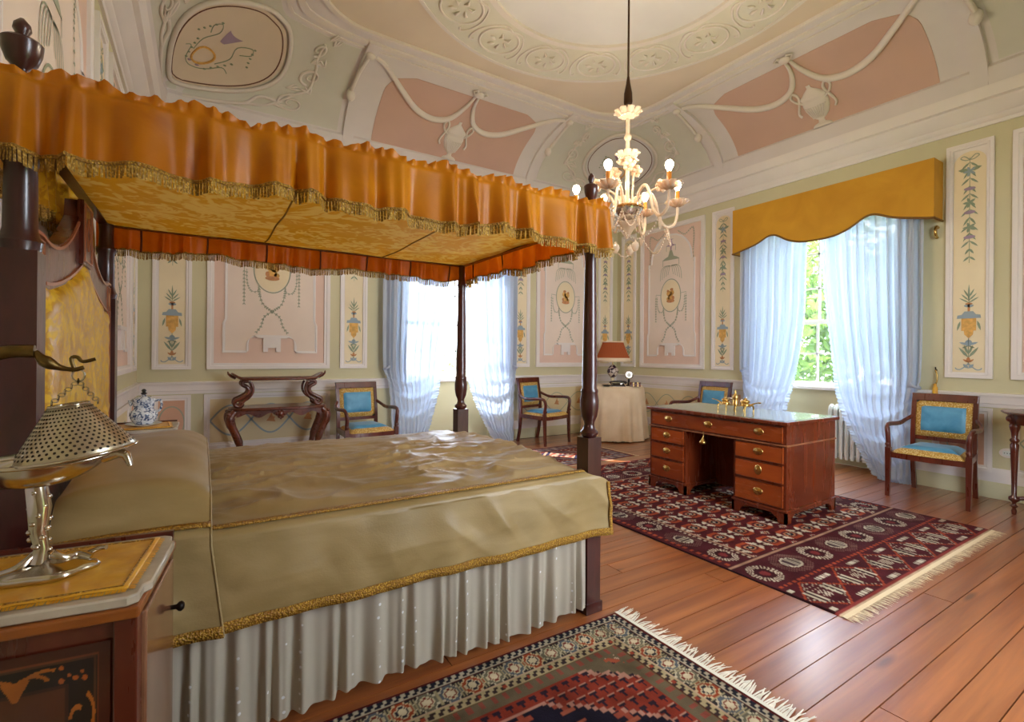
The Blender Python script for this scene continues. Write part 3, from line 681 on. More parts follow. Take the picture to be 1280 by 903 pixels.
for side in range(4):
    near = side == 2 or side == 3
    if side == 2: continue
    # ribs
    for sg in (-1, 1):
        cpatch(lambda u, v, sg=sg: (side_u(side, sg * (1.235 + .12 * u)), .0 + .93 * v), 3, 15, .04, M_cove, 'rib', ceiling)
    # pink field with softly rounded top corners
    def pk(u, v):
        w = 1.02
        s = .165 + v * .60; top = max(0, (v - .72) / .28); w2 = w - .28 * (1 - math.sqrt(max(0, 1 - top * top)))
        return side_u(side, (2 * u - 1) * w2), s
    f = cpatch(pk, 15, 15, .006, M_covep, 'pink_field', ceiling)
    # urn in relief
    def wurn(t):
        prof = [(0, .14), (.06, .13), (.10, .05), (.17, .04), (.20, .07), (.30, .13), (.45, .17), (.60, .185), (.68, .16), (.70, .19), (.76, .185), (.80, .14), (.88, .08), (.92, .03), (1.0, .028)]
        for (a, ra), (c, rc) in zip(prof[:-1], prof[1:]):
            if a <= t <= c: return ra + (rc - ra) * (t - a) / (c - a)
        return .02
    b = MB(); b.grid(lambda u, v: tuple(cove(side_u(side, wurn(v) * 0.72 * math.sin((u - .5) * PI)), .165 + .37 * v, .006 + .055 * (wurn(v) / .19) * math.cos((u - .5) * PI * .98))), 13, 30)
    urn = b.build('relief_urn', M_relief, ceiling, 4)
    for sg in (-1, 1):
        ctube(spline([(side_u(side, sg * .10), .40), (side_u(side, sg * .17), .44), (side_u(side, sg * .20), .49), (side_u(side, sg * .165), .52), (side_u(side, sg * .13), .48), (side_u(side, sg * .15), .42), (side_u(side, sg * .19), .34), (side_u(side, sg * .17), .30)], 4), .013, .02, M_relief, 'handle', urn)
    b = MB()
    for i in range(9):
        a = -.10 + .025 * i; b.tube([cove(side_u(side, a * (.5 + .5 * t)), .165 + .37 * (.24 + .3 * t), .045 + .012 * math.cos(a * 12)) for t in (0, .5, 1)], .006, 5)
    b.build('fluting', M_relief, urn, 4)
    # draped swags
    for sg in (-1, 1):
        p = [(side_u(side, sg * a), s) for a, s in spline([(.02, .80), (.05, .68), (.16, .55), (.36, .50), (.60, .54), (.85, .66), (1.12, .80), (1.28, .84)], 6)]
        m = len(p); rad = [.014 + .03 * math.sin(PI * min(1, (i + 1) / m * 1.3 if i < m * .75 else (m - i) / m * 4)) for i in range(m)]
        rad = [.012 + .026 * math.sin(PI * i / (m - 1)) for i in range(m)]
        b = MB(); b.tube([cove(U, s, .02) for U, s in p], rad, 8, nrm=(0, 0, 1)); sw = b.build('swag', M_relief, ceiling, 4)
        b = MB()
        for q in (-.6, .6): b.tube([cove(U, s + q * rad[i] * .6, .035) for i, (U, s) in enumerate(p)], [.3 * x for x in rad], 5, nrm=(0, 0, 1))
        b.build('drape_fold', M_relief, sw, 4)
        b = MB(); c0 = cove(side_u(side, sg * 1.30), .845, .05); b.sphere(c0, (.05, .05, .03), 10, 6); b.build('rosette', M_relief, ceiling, 4)
        # ribbon tail with tassel outside the rib
        t = [(side_u(side, sg * 1.31), .84), (side_u(side, sg * 1.345), .70), (side_u(side, sg * 1.365) - 0 if True else 0, .56)]
        ctube(t, [.018, .02, .022], .05, M_relief, 'ribbon_tail', ceiling)
        b = MB(); c1 = cove(side_u(side, sg * 1.36), .52, .055); b.sphere(c1, (.05, .05, .07), 8, 6); b.build('tassel', M_relief, ceiling, 4)
    b = MB(); c0 = cove(side_u(side, 0), .81, .03); b.sphere(c0, (.06, .06, .03), 10, 6)
    for sg in (-1, 1): b.tube([cove(side_u(side, sg * x), .81 + y, .03) for x, y in ((0, 0), (.05, .035), (.09, .02), (.05, -.01), (0, 0))], .012, 5)
    b.build('bow', M_relief, ceiling, 4)
# corner spandrels: sage field, oval medallion, scrolls
for k in (7, 1, 3):
    Uc = lambda f: k + f
    cf = cpatch(lambda u, v: (k + .015 + .97 * u, .18 + .66 * v), 25, 15, .004, M_corner, 'corner_field', ceiling)
    ov = lambda q, g=1.0: (k + .5 + .235 * g * math.cos(q) * (1 - .12 * math.sin(q)), .53 + .275 * g * math.sin(q))
    b = MB(); b.grid(lambda u, v: tuple(cove(*ov(2 * PI * u, max(v, .001)), .016)), 48, 8, closeu=True); med = b.build('medallion', M_disc if k != 7 else M_tan, ceiling, 4)
    b = MB(); b.tube([cove(*ov(2 * PI * i / 64, 1.06), .02) for i in range(64)], .022, 6, closed=True, nrm=(0, 0, 1)); b.build('medallion_rim', M_relief, med, 4)
    b = MB(); b.tube([cove(*ov(2 * PI * i / 64, .94), .017) for i in range(64)], .006, 5, closed=True, nrm=(0, 0, 1)); b.build('brown_line', M_brownline, med, 4)
    # painted motif inside
    b = MB(); b.tube([cove(k + .5 + .045 * math.cos(q), .46 + .05 * math.sin(q), .019) for q in [2 * PI * i / 24 for i in range(24)]], .011, 5, closed=True); b.build('gold_ring', M_pgold, med, 4)
    g = MB(); pu = MB()
    for sg in (-1, 1):
        g.tube([cove(k + .5 + sg * x, y, .018) for x, y in spline([(.06, .44), (.08, .50), (.06, .58), (.10, .60), (.12, .56), (.09, .54)], 4)], .004, 4)
        g.tube([cove(k + .5 + sg * x, y, .018) for x, y in spline([(.0, .38), (.05, .39), (.085, .43), (.11, .40)], 4)], .004, 4)
        for i in range(5):
            c = cove(k + .5 + sg * (.05 + .012 * i), .39 + .02 * i, .018); g.sphere(c, (.016, .016, .006), 6, 4)
            c = cove(k + .5 + sg * (.11 + .008 * i), .60 - .03 * i, .018); g.sphere(c, (.014, .014, .006), 6, 4)
        pu.sphere(cove(k + .5 + sg * .02, .40, .018), (.02, .02, .006), 6, 4)
    pu.grid(lambda u, v: tuple(cove(k + .5 + (.012 + .032 * v) * (2 * u - 1), .57 + .06 * v, .019)), 6, 4)
    g.build('painted_leaves', M_pleaf, med, 4); pu.build('painted_vase', M_ppurple, med, 4)
    # scrollwork in relief on both sides of the medallion
    for sg in (-1, 1):
        sc = MB(); x0 = .33
        def vol(cx, cy, r0, turns, dirn, ph):
            return [(k + .5 + sg * (cx + r0 * .62 * (1 - i / 26 * .85) * math.cos(ph + dirn * turns * 2 * PI * i / 26)), cy + r0 * (1 - i / 26 * .85) * math.sin(ph + dirn * turns * 2 * PI * i / 26)) for i in range(27)]
        for (cx, cy, r0, tu, dr, ph) in ((.325, .31, .075, 1.6, 1, PI / 2), (.345, .54, .065, 1.5, -1, -PI / 2), (.30, .74, .05, 1.4, 1, -PI / 2)):
            p = vol(cx, cy, r0, tu, dr, ph); sc.tube([cove(U, s, .012) for U, s in p], [.016 - .010 * i / 26 for i in range(27)], 6, nrm=(0, 0, 1))
        sc.tube([cove(k + .5 + sg * x, y, .012) for x, y in spline([(.20, .22), (.26, .25), (.325, .385), (.36, .46), (.345, .605), (.32, .68), (.30, .79)], 5)], .014, 6, nrm=(0, 0, 1))
        sc.tube([cove(k + .5 + sg * x, y, .012) for x, y in spline([(.05, .16), (.12, .175), (.20, .22), (.23, .30), (.28, .30)], 5)], .018, 6, nrm=(0, 0, 1))
        sc.build('scroll_relief', M_relief, ceiling, 4)
        lf = MB()
        for (x, y, an) in ((.29, .42, .6), (.37, .42, 2.2), (.31, .64, .8), (.37, .64, 2.4), (.27, .27, .3), (.34, .80, 1.5), (.30, .83, 1.0)):
            c = Vector((k + .5 + sg * x, y, 0))
            for da in (-.5, 0, .5):
                pts = [(c.x + sg * .05 * t * math.cos(an + da), c.y + .06 * t * math.sin(an + da)) for t in (0, .5, 1)]
                lf.tube([cove(U, s, .014) for U, s in pts], [.006, .013, .002], 5)
        lf.build('leaf_relief', M_relief, ceiling, 4)
# vine circles on the ring border
zr = ZC1 - .016
nc = 16
for i in range(nc):
    an = 2 * PI * (i + .5) / nc; cx, cy = CXR + 1.43 * math.cos(an), CYR + 1.43 * math.sin(an)
    if (Vector((cx, cy)) - Vector((CXR, CYR))).dot(Vector((0.6, 0.8))) < -0.6: continue
    e1 = Vector((math.cos(an), math.sin(an))); e2 = Vector((-math.sin(an), math.cos(an)))
    P = lambda x, y, z=zr: (cx + e1.x * x + e2.x * y, cy + e1.y * x + e2.y * y, z)
    b = MB()
    b.tube([P(.19 * math.cos(q), .20 * math.sin(q)) for q in [2 * PI * j / 28 for j in range(28)]], .011, 6, closed=True)
    for j in range(6):
        q = j * 2 * PI / 6 + .4
        b.tube([P(.05 * math.cos(q), .05 * math.sin(q)), P(.09 * math.cos(q + .3), .09 * math.sin(q + .3), zr - .012), P(.12 * math.cos(q + .2), .12 * math.sin(q + .2))], [.006, .016, .003], 5)
    for sg in (-1, 1): b.tube([P(*p) for p in spline([(-.19, 0), (-.22, sg * .1), (-.1, sg * .22), (.05, sg * .27), (.16, sg * .25), (.14, sg * .21)], 4)], .010, 5)
    b.build('vine_relief', M_relief, ceiling, 4)

# ------------------------------------------------------------------ four-poster bed
BX0, BX1, BY0, BY1 = -0.415, 1.62, 1.835, 3.25
bed = thing('four_poster_bed', 'dark mahogany four poster bed with orange silk canopy and gold headboard', 'bed', ((BX0 + BX1) / 2, (BY0 + BY1) / 2, 0))
def sqprof(b, x, y, z0, z1, h):
    b.box(x - h, x + h, y - h, y + h, z0, z1)
FOOT = [(.036, .80), (.048, .815), (.05, .825), (.034, .84), (.027, .86), (.03, .875), (.042, .90), (.05, .94), (.051, .98), (.045, 1.02), (.047, 1.03), (.047, 1.045), (.040, 1.06), (.041, 1.15), (.036, 1.45), (.030, 1.72), (.032, 1.74), (.038, 1.76), (.030, 1.78), (.024, 1.82), (.028, 1.97)]
FOOT = [(r * .9, z + (.05 if z < 1.0 else max(0, .045 - .35 * (z - 1.02)))) for r, z in FOOT]
FIN = [(.012, 1.97), (.02, 1.985), (.012, 2.0), (.012, 2.012), (.026, 2.03), (.034, 2.06), (.036, 2.085), (.030, 2.092), (.012, 2.096), (.010, 2.105), (.016, 2.12), (.014, 2.135), (.004, 2.15), (0, 2.152)]
for (x, y, head) in ((BX1, BY0, 0), (BX1, BY1, 0), (BX0, BY0, 1), (BX0, BY1, 1)):
    b = MB()
    if head:
        sqprof(b, x, y, 0.0, 1.52, .043)
        b.lathe([(.043, 1.52), (.045, 1.535), (.047, 1.545), (.04, 1.56), (.036, 1.58), (.034, 1.75), (.042, 1.765), (.043, 1.775), (.033, 1.79), (.03, 1.86), (.036, 1.97)], (x, y, 0), 18)
    else:
        b.box(x - .05, x + .05, y - .05, y + .05, 0, .05)
        sqprof(b, x, y, 0.05, .85, .042); b.lathe(FOOT, (x, y, 0), 18)
    post = b.build('post', M_dark, bed, 0.6)
    f = MB(); f.lathe([(r * (1.25 if head else 1), z) for r, z in FIN], (x, y, 0), 16); f.build('finial', M_dark, post, 0.9)
# rails
for n_, (a, b_, c, d) in (('side_rail', (BX0, BX1, BY0 - .02, BY0 + .02)), ('side_rail', (BX0, BX1, BY1 - .02, BY1 + .02)), ('foot_rail', (BX1 - .02, BX1 + .02, BY0, BY1)), ('head_rail', (BX0 - .02, BX0 + .02, BY0, BY1))):
    MB().box(a, b_, c, d, .28, .44).build(n_, plain('red_painted_rail', '#7a2f22', 0.5), bed, 0)
MB().box(BX0 + .06, BX1 - .05, BY0 + .04, BY1 - .04, .40, .665).build('mattress', plain('mattress_ticking', '#d8d0c0', 0.9), bed, 0.5, bevel=.04)
# headboard outline (y, z) about the middle
HM = (BY0 + BY1) / 2; HW = (BY1 - BY0) / 2 - .04
def htop(y):
    d = abs(y - HM)
    if d < .075: return 1.83
    if d > HW - .07: return 1.60
    t = (d - .075) / (HW - .07 - .075)
    return 1.57 + .20 * (1 - t) ** 2.2 + .03 * t ** 4
ys = [HM - HW + 2 * HW * i / 80 for i in range(81)]
HX = BX0
fh = lambda y, z, d: (HX + d, y, z)
b = MB(); b.prism([(HM - HW, .45)] + [(HM + HW, .45)] + [(y, htop(y)) for y in reversed(ys)], fh, -.025, .02); hb = b.build('headboard', M_mahog, bed, 0.4)
hin = lambda y: htop(y) - (.13 if abs(y - HM) > .09 else .26) 
def hin(y):
    d = abs(y - HM); t = min(1, d / (HW - .1)); return 1.44 + .15 * (1 - t) ** 1.6
ys2 = [HM - HW + .10 + 2 * (HW - .10) * i / 60 for i in range(61)]
b = MB()
def uph(u, v):
    y = HM + (2 * u - 1) * (HW - .10); z0 = .86; z1 = hin(y); z = z0 + (z1 - z0) * v
    e = min(1, min(u, 1 - u) * 14, min(v, 1 - v) * 10)
    return (HX + .02 + .022 * math.sqrt(max(0, e)) + .004 * math.sin(z * 60 + 9 * math.sin(y * 5)) * (1 if v < .25 or v > .85 else .25), y, z)
b.grid(uph, 61, 41); b.build('upholstered_panel', M_gold, hb, 4)
M_inlay = plain('satinwood_inlay', '#b06f4c', 0.35, coat=0.4)
b = MB()
def hline(pts, w=.016, dx=.0215): 
    b.tube([(HX + dx, y, z) for y, z in pts], w * .5, 4, sx=1.0, nrm=(1, 0, 0))
for pts in ([(y, htop(y) - .012) for y in ys if .09 < abs(y - HM) and y < HM], [(y, htop(y) - .012) for y in ys if .09 < abs(y - HM) and y > HM],
            [(y, hin(y) + .012) for y in ys2], [(HM - HW + .10, .84), (HM + HW - .10, .84)]):
    hline(pts, .014)
for sg in (-1, 1):
    for o in (.012, .085): hline([(HM + sg * (HW - o), .48), (HM + sg * (HW - o), 1.57)], .012)
b.build('inlay_banding', M_inlay, hb, 0)
bl = MB(); bl.box(HX + .015, HX + .034, HM - .085, HM + .085, 1.585, 1.83); ctr = bl.build('centre_block', M_mahog, hb, 0)
def ringyz(b, c, hw, hh, w, x):
    pts = [(c[0] - hw, c[1] - hh), (c[0] + hw, c[1] - hh), (c[0] + hw, c[1] + hh), (c[0] - hw, c[1] + hh)]
    b.tube([(x, y, z) for y, z in pts], w, 4, closed=True, nrm=(1, 0, 0))
b = MB(); x = HX + .034; b.tube([(x, HM, 1.65), (x, HM + .04, 1.71), (x, HM, 1.77), (x, HM - .04, 1.71)], .007, 4, closed=True, nrm=(1, 0, 0)); b.build('inlay_lozenge', M_inlay, hb, 0); b = MB(); ringyz(b, (HM, 1.708), .07, .108, .007, x); b.build('inlay_border', M_inlay, hb, 0)
for sg in (-1, 1): b = MB(); ringyz(b, (HM + sg * (HW - .048), 1.51), .036, .06, .006, HX + .0215); b.build('inlay_border', M_inlay, hb, 0)
pass
b = MB()
for sg in (-1, 1):
    for zc in (1.51, .76): b = MB(); b.prism([(HM + sg * (HW - .048) + .017 * math.cos(2 * PI * i / 16), zc + .034 * math.sin(2 * PI * i / 16)) for i in range(16)], fh, .02, .0245); b.build('inlay_oval', plain('light_inlay', '#c98a4a', 0.35), hb, 0)

# canopy frame, lining and gathered valances
CX0, CX1, CY0, CY1 = BX0 - .05, BX1 + .055, BY0 - .07, BY1 + .06
b = MB(); z0, z1 = 1.90, 1.95
for q in ((CX0 + .02, CX1 - .02, CY0 + .02, CY0 + .06), (CX0 + .02, CX1 - .02, CY1 - .06, CY1 - .02), (CX0 + .02, CX0 + .06, CY0 + .06, CY1 - .06), (CX1 - .06, CX1 - .02, CY0 + .06, CY1 - .06)): b.box(q[0], q[1], q[2], q[3], z0, z1)
b.build('canopy_frame', M_dark, bed, 0)
def linf(u, v):
    x = CX0 + .03 + (CX1 - CX0 - .06) * u; y = CY0 + .03 + (CY1 - CY0 - .06) * v
    sag = math.sin(PI * u) * math.sin(PI * v)
    z = 1.905 - .025 * sag + .006 * math.sin(3 * x + 7 * y) * sag + .01 * noise.noise(Vector((x * 2.2, y * 3.1, 4)))
    return (x, y, z)
b = MB(); b.grid(linf, 60, 44); lin_o = b.build('canopy_lining', M_lining, bed, 4)
b = MB()
for t in (.36, .70): b.tube([Vector(linf(t, j / 20)) - Vector((0, 0, .002)) for j in range(21)], .004, 4)
b.build('lining_seam', plain('lining_seam', '#9a7418', 0.6), lin_o, 0)
def valance(p0, p1, out, seed, zt=1.965, zb=1.775, mat=M_orange, amp=.026, lam=.15, seams=0):
    p0 = Vector(p0); p1 = Vector(p1); L = (p1 - p0).length; d = (p1 - p0) / L; o = Vector(out); rnd = random.Random(seed)
    ph = [rnd.uniform(0, 6.28) for _ in range(8)]
    def bot(l): return zb + .012 * math.sin(l * 7 + ph[0]) + .007 * math.sin(l * 15 + ph[1]) + .012 * noise.noise(Vector((l * 3.3, seed, 0)))
    def pt(l, h, extra=0.0):
        w = l + .030 * math.sin(l * 9 + ph[2]) + .02 * math.sin(l * 21 + ph[3])
        g = math.sin(2 * PI * w / lam) + .45 * math.sin(2 * PI * w / (lam * .47) + ph[4]) + .8 * noise.noise(Vector((l * 7, seed * 3, h * .6)))
        if h >= 0:
            a = amp * (.35 + .65 * h); z = zt + (bot(l) - zt) * h; of = a * g + .010 * h
        else:   # little gathered heading above the casing
            of = (.013 * math.sin(2 * PI * l / .047 + 2 * math.sin(l * 11)) + .006 * math.sin(2 * PI * l / .029 + 1)) * (-h / .18) - .006 * (1 if -.1 < h < -.01 else 0) + .25 * amp * g; z = zt + (-h) * (.17 + .06 * math.sin(l * 23 + ph[5]) + .03 * math.sin(l * 61))
        q = p0 + d * l + o * (of + extra); return (q.x, q.y, z)
    n = int(L / .008); hs = [-.18, -.09, -.02, .0, .06, .2, .4, .6, .8, 1.0]
    b = MB(); b.grid(lambda u, v: pt(L * u, hs[int(round(v * 9))]), n, 10); vo = b.build('valance', mat, bed, 4)
    fr = MB(); m = int(L / .0075)
    for i in range(m):
        l = L * (i + .5) / m; a = Vector(pt(l - .0028, 1.0, .002)); c = Vector(pt(l + .0028, 1.0, .002)); dz = .034 + .006 * rnd.random(); e = d * rnd.uniform(-.003, .003) + o * rnd.uniform(-.003, .004)
        fr.add([a + Vector((0, 0, .004)), c + Vector((0, 0, .004)), c + e - Vector((0, 0, dz)), a + e - Vector((0, 0, dz))], [(0, 1, 2, 3)])
    tag(fr.build('fringe', M_fringe, vo, 0), kind='stuff')
    t = MB(); k = int(L / .02); t.tube([Vector(pt(L * i / k, .985, .004)) for i in range(k + 1)], .006, 5); t.build('fringe_heading', M_braid, vo, 4)
    if seams:
        for i in range(seams):
            l = L * (i + .6) / seams; s = MB(); s.tube([Vector(pt(l + .004 * math.sin(h * 3), h, -.006)) for h in (0, .2, .4, .6, .8, 1)], .005, 5); s.build('seam', plain('dark_seam', '#5a2408', 0.7), vo, 4)
    return vo
valance((CX0, CY0, 0), (CX1, CY0, 0), (0, -1, 0), 11)
valance((CX1, CY0, 0), (CX1, CY1, 0), (1, 0, 0), 23, mat=M_orange_in, zb=1.80, seams=4)
valance((CX0, CY1, 0), (CX1, CY1, 0), (0, 1, 0), 37, mat=M_orange_in, zb=1.80, seams=7)
valance((CX0 - .02, CY0, 0), (CX0 - .02, CY1, 0), (-1, 0, 0), 41, mat=M_gold, zb=1.76, amp=.03, lam=.2)

# bed skirt: pleated dotted voile
def pleats(p0, p1, out, zt, zb, amp, lam, seed, n, nv=10):
    p0 = Vector(p0); p1 = Vector(p1); L = (p1 - p0).length; d = (p1 - p0) / L; o = Vector(out); b = MB()
    def f(u, v):
        l = L * u; w = l + .02 * math.sin(l * 8 + seed) + .012 * math.sin(l * 29 + seed)
        g = math.sin(2 * PI * w / lam) + .5 * math.sin(2 * PI * w / (lam * .61) + 1.3) + .6 * noise.noise(Vector((l * 6, seed, v)))
        zz = zb + .012 * math.sin(l * 6 + seed) + .01 * noise.noise(Vector((l * 9, 3, seed)))
        q = p0 + d * l + o * (amp * (.35 + .65 * v) * g); return (q.x, q.y, zt + (zz - zt) * v)
    return b.grid(f, n, nv)
pleats((BX0 + .05, BY0 - .045, 0), (BX1 - .055, BY0 - .045, 0), (0, -1, 0), .425, .035, .016, .075, 2.0, 560).build('bed_skirt', M_skirt, bed, 4)
pleats((BX1 + .0, BY0 + .07, 0), (BX1 + .0, BY1 - .07, 0), (1, 0, 0), .425, .035, .014, .075, 5.0, 200).build('bed_skirt', M_skirt, bed, 4)

# ------------------------------------------------------------------ bedspread and pillow cover
ZT = .695
def crown(x, y): return ZT + .035 * math.sin(PI * min(1, max(0, (y - 1.8) / 1.45)))
def section(t):
    """t 0..1 from the near hem, over the top, to the far hem -> (y, z-base, part 0 drop 1 top)"""
    if t < .28:
        q = t / .28; return 1.752 + .012 * q, .385 + (ZT - .03 - .385) * q, 0
    if t < .36:
        q = (t - .28) / .08 * PI / 2; return 1.764 + .055 * (1 - math.cos(q)), ZT - .03 + .03 * math.sin(q), .5
    if t < .80:
        q = (t - .36) / .44; y = 1.819 + (3.27 - 1.819) * q; return y, None, 1
    if t < .86:
        q = (t - .80) / .06 * PI / 2; return 3.27 + .04 * math.sin(q), ZT - .03 * (1 - math.cos(q)), .5
    q = (t - .86) / .14; return 3.31, ZT - .03 - (ZT - .03 - .42) * q, 0
def wrinkle(x, y):
    wx = x + .25 * noise.noise(Vector((x * 1.5, y * 2, 9))); wy = y + .10 * noise.noise(Vector((x * 2.5, y * 2.5, 3)))
    r1 = 1 - abs(noise.noise(Vector((wx * 2.6 + wy * 1.2, wy * 7 - wx * 1.5, .3)))) * 2.4
    r2 = 1 - abs(noise.noise(Vector((wx * 6 - wy * 3, wy * 15 + wx * 2, 5.1)))) * 2.4
    r3 = noise.noise(Vector((x * 3, y * 3, 2)))
    return (.017 * max(0, r1) ** 2 + .009 * max(0, r2) ** 2 + .010 * r3) * sstep(1.80, 1.95, y) * (1 - .45 * sstep(2.6, 3.2, y))
def spread(x, t, lift=0.0):
    y, z, k = section(t)
    if z is None: z = crown(x, y) + wrinkle(x, y)
    if k == 0 and t < .5:
        q = 1 - t / .28
        y -= (.010 * math.sin(x * 13 + 2 * math.sin(3 * x)) + .006 * math.sin(x * 31)) * q * .8 + .004 * q; y -= .014 * noise.noise(Vector((x * 6, z * 3, 1))) + .012 * max(0, 1 - abs(noise.noise(Vector((x * 4 + z * 3, z * 1.5, 7)))) * 4) * (1 - abs(2 * q - 1))
    return x, y, z
SPX0, SPX1 = -.02, 1.565
def spread_top(u, v):
    t = v; ext = .125 * (1 - sstep(.24, .33, t)) if t < .5 else 0
    x = SPX0 + (SPX1 + ext - SPX0) * u
    X, Y, Z = spread(x, t)
    if u > .97 and .36 < t < .8: Z -= .02 * ((u - .97) / .03) ** 2
    return (X, Y, Z)
vmap = lambda v: v
spr = thing('bedspread', 'olive gold silk bedspread with gold braid covering the four poster bed', 'bedspread', (.8, 2.5, .38))
b = MB(); b.grid(lambda u, v: spread_top(u, v), 200, 220)
# foot end hanging between the posts
def footd(u, v):
    y = BY0 + .06 + (BY1 - BY0 - .12) * u; q = v
    if q < .25: a = q / .25 * PI / 2; return (SPX1 + .075 * math.sin(a), y, crown(1.5, y) - .02 - .05 * (1 - math.cos(a)))
    return (SPX1 + .076 + .006 * math.sin(y * 20), y, ZT - .06 - (q - .25) / .75 * (ZT - .06 - .42))
b.grid(footd, 40, 14)
b.build('spread_cloth', M_spread, spr, 4)
def braid_strip(fn, n, name, parent):
    """fn(u, side) -> point ; two edges of a strip lifted off the cloth"""
    b = MB(); vs = []
    for i in range(n + 1): vs += [fn(i / n, 0), fn(i / n, 1)]
    b.add(vs, [(2 * i, 2 * i + 1, 2 * i + 3, 2 * i + 2) for i in range(n)]); return b.build(name, M_braid, parent, 4, solid=.004)
def on(x, t, dy=-.005, dz=.004):
    X, Y, Z = spread(x, t); return (X, Y + dy, Z + dz)
hemx = lambda u: SPX0 + .01 + (SPX1 + .11 - SPX0) * u
braid_strip(lambda u, s: on(hemx(u), .004 + .034 * s, -.006, 0), 120, 'hem_braid', spr)
braid_strip(lambda u, s: on(SPX0 + .02 + (SPX1 - .03 - SPX0) * u, .335 + .024 * s, -.004, .006), 120, 'edge_braid', spr)
braid_strip(lambda u, s: on(1.67 + .016 * s - (.0), .004 + .25 * u, -.006, 0), 24, 'corner_braid', spr)

def pil(x): 
    """hump of the bolster along x"""
    q = (x + .36) / .40
    return .125 * math.sqrt(max(0, 1 - (abs(q - .45) / .60) ** 2.6)) if 0 <= q <= 1.05 else 0
def pillow_pt(u, v):
    x = -.355 + .385 * u; t = v; X, Y, Z = spread(x, t)
    h = pil(x)
    y, z, k = section(t)
    if k == 1: Z = crown(x, y) + .012 + h * sstep(1.79, 1.95, y) * (1 - .3 * sstep(3.1, 3.3, y)) + .01 * noise.noise(Vector((x * 6, y * 5, 2)))
    elif k == .5: Z = Z + .012 + h * .12
    Y -= .014 if t < .5 else -.014
    if k == 0 and t < .5: Y -= .012 * (1 - t / .28) * u; X += .035 * (1 - t / .28) * u
    return (X, Y, Z)
pc = thing('pillow_cover', 'olive gold silk pillow cover with braid at the head of the bed', 'pillow cover', (-.16, 2.5, .38))
b = MB(); b.grid(pillow_pt, 40, 150); b.build('cover_cloth', M_spread, pc, 4)
off = lambda p, dy=-.005, dz=.003: (p[0], p[1] + dy, p[2] + dz)
braid_strip(lambda u, s: off(pillow_pt(u, .004 + .034 * s), -.006, 0), 30, 'hem_braid', pc)
braid_strip(lambda u, s: off(pillow_pt(u, .325 + .026 * s), -.004, .006), 30, 'edge_braid', pc)
b = MB(); b.tube([pillow_pt(1.0, .005 + .8 * i / 80) for i in range(81)], .0035, 6); b.build('piping', M_spread, pc, 4)

# ------------------------------------------------------------------ bedside cabinets
def grid_color(nx, ny, fn):
    """fn(x01,y01) arrays -> rgb arrays"""
    gx, gy = np.meshgrid(np.linspace(0, 1, nx), np.linspace(0, 1, ny)); r, g, b_ = fn(gx, gy)
    return np.stack([r, g, b_, np.ones_like(r)], -1).reshape(-1, 4)
def paint(base, mask, col):
    c = lin(col) if isinstance(col, str) else col
    for i in range(3): base[i][mask] = c[i]
def blank(gx, col):
    c = lin(col); return [np.full(gx.shape, c[i]) for i in range(3)]
def marquetry(x, y):
    B = blank(x, '#5c2c10'); w, h = .36, .62; X = (x - .5) * w; Y = y * h
    ed = np.minimum(np.minimum(x * w, (1 - x) * w), np.minimum(y * h, (1 - y) * h))
    paint(B, ed < .022, '#4a1d0e'); paint(B, (ed >= .022) & (ed < .085), '#1c0f0b'); paint(B, np.abs(ed - .024) < .002, '#7a3a1c'); paint(B, np.abs(ed - .085) < .004, '#3e1c0e'); paint(B, np.abs(ed - .03) < .0015, '#54301c')
    yt = h - .055
    def curve(cx, cy, a, bq, th, t0, t1, col='#b5651f'):
        dx, dy = (X - cx) / a, (Y - cy) / bq; r = np.hypot(dx, dy); an = np.arctan2(dy, dx); paint(B, (np.abs(r - 1) < th) & (an > t0) & (an < t1), col)
    for sg in (-1, 1):
        curve(sg * .055, yt - .022, .05, .035, .10, 0.3 if sg < 0 else 1.2, 2.0 if sg < 0 else 2.9); curve(sg * .03, yt - .015, .03, .02, .16, .2, 2.9)
        for dx, dy, r in ((.085, .012, .005), (.10, -.008, .004), (.085, -.018, .006), (.112, -.016, .006), (.125, -.004, .004), (.13, -.02, .006)):
            paint(B, np.hypot(X - sg * dx, Y - yt - dy) < r, '#b0581c')
        for q in range(3):
            cy = h - .16 - .15 * q; cx = sg * (w / 2 - .054)
            curve(cx, cy, .022, .05, .14, -1.4, 1.2); paint(B, ((X - cx) / .018) ** 2 + ((Y - cy + .05) / .03) ** 2 < 1, '#a8541a'); curve(cx - sg * .01, cy - .01, .014, .03, .2, 1.0, 3.0)
    paint(B, (np.abs(X) < .022 - (yt - .01 - Y) * .5) & (Y < yt - .0) & (Y > yt - .045), '#b5651f')
    return B
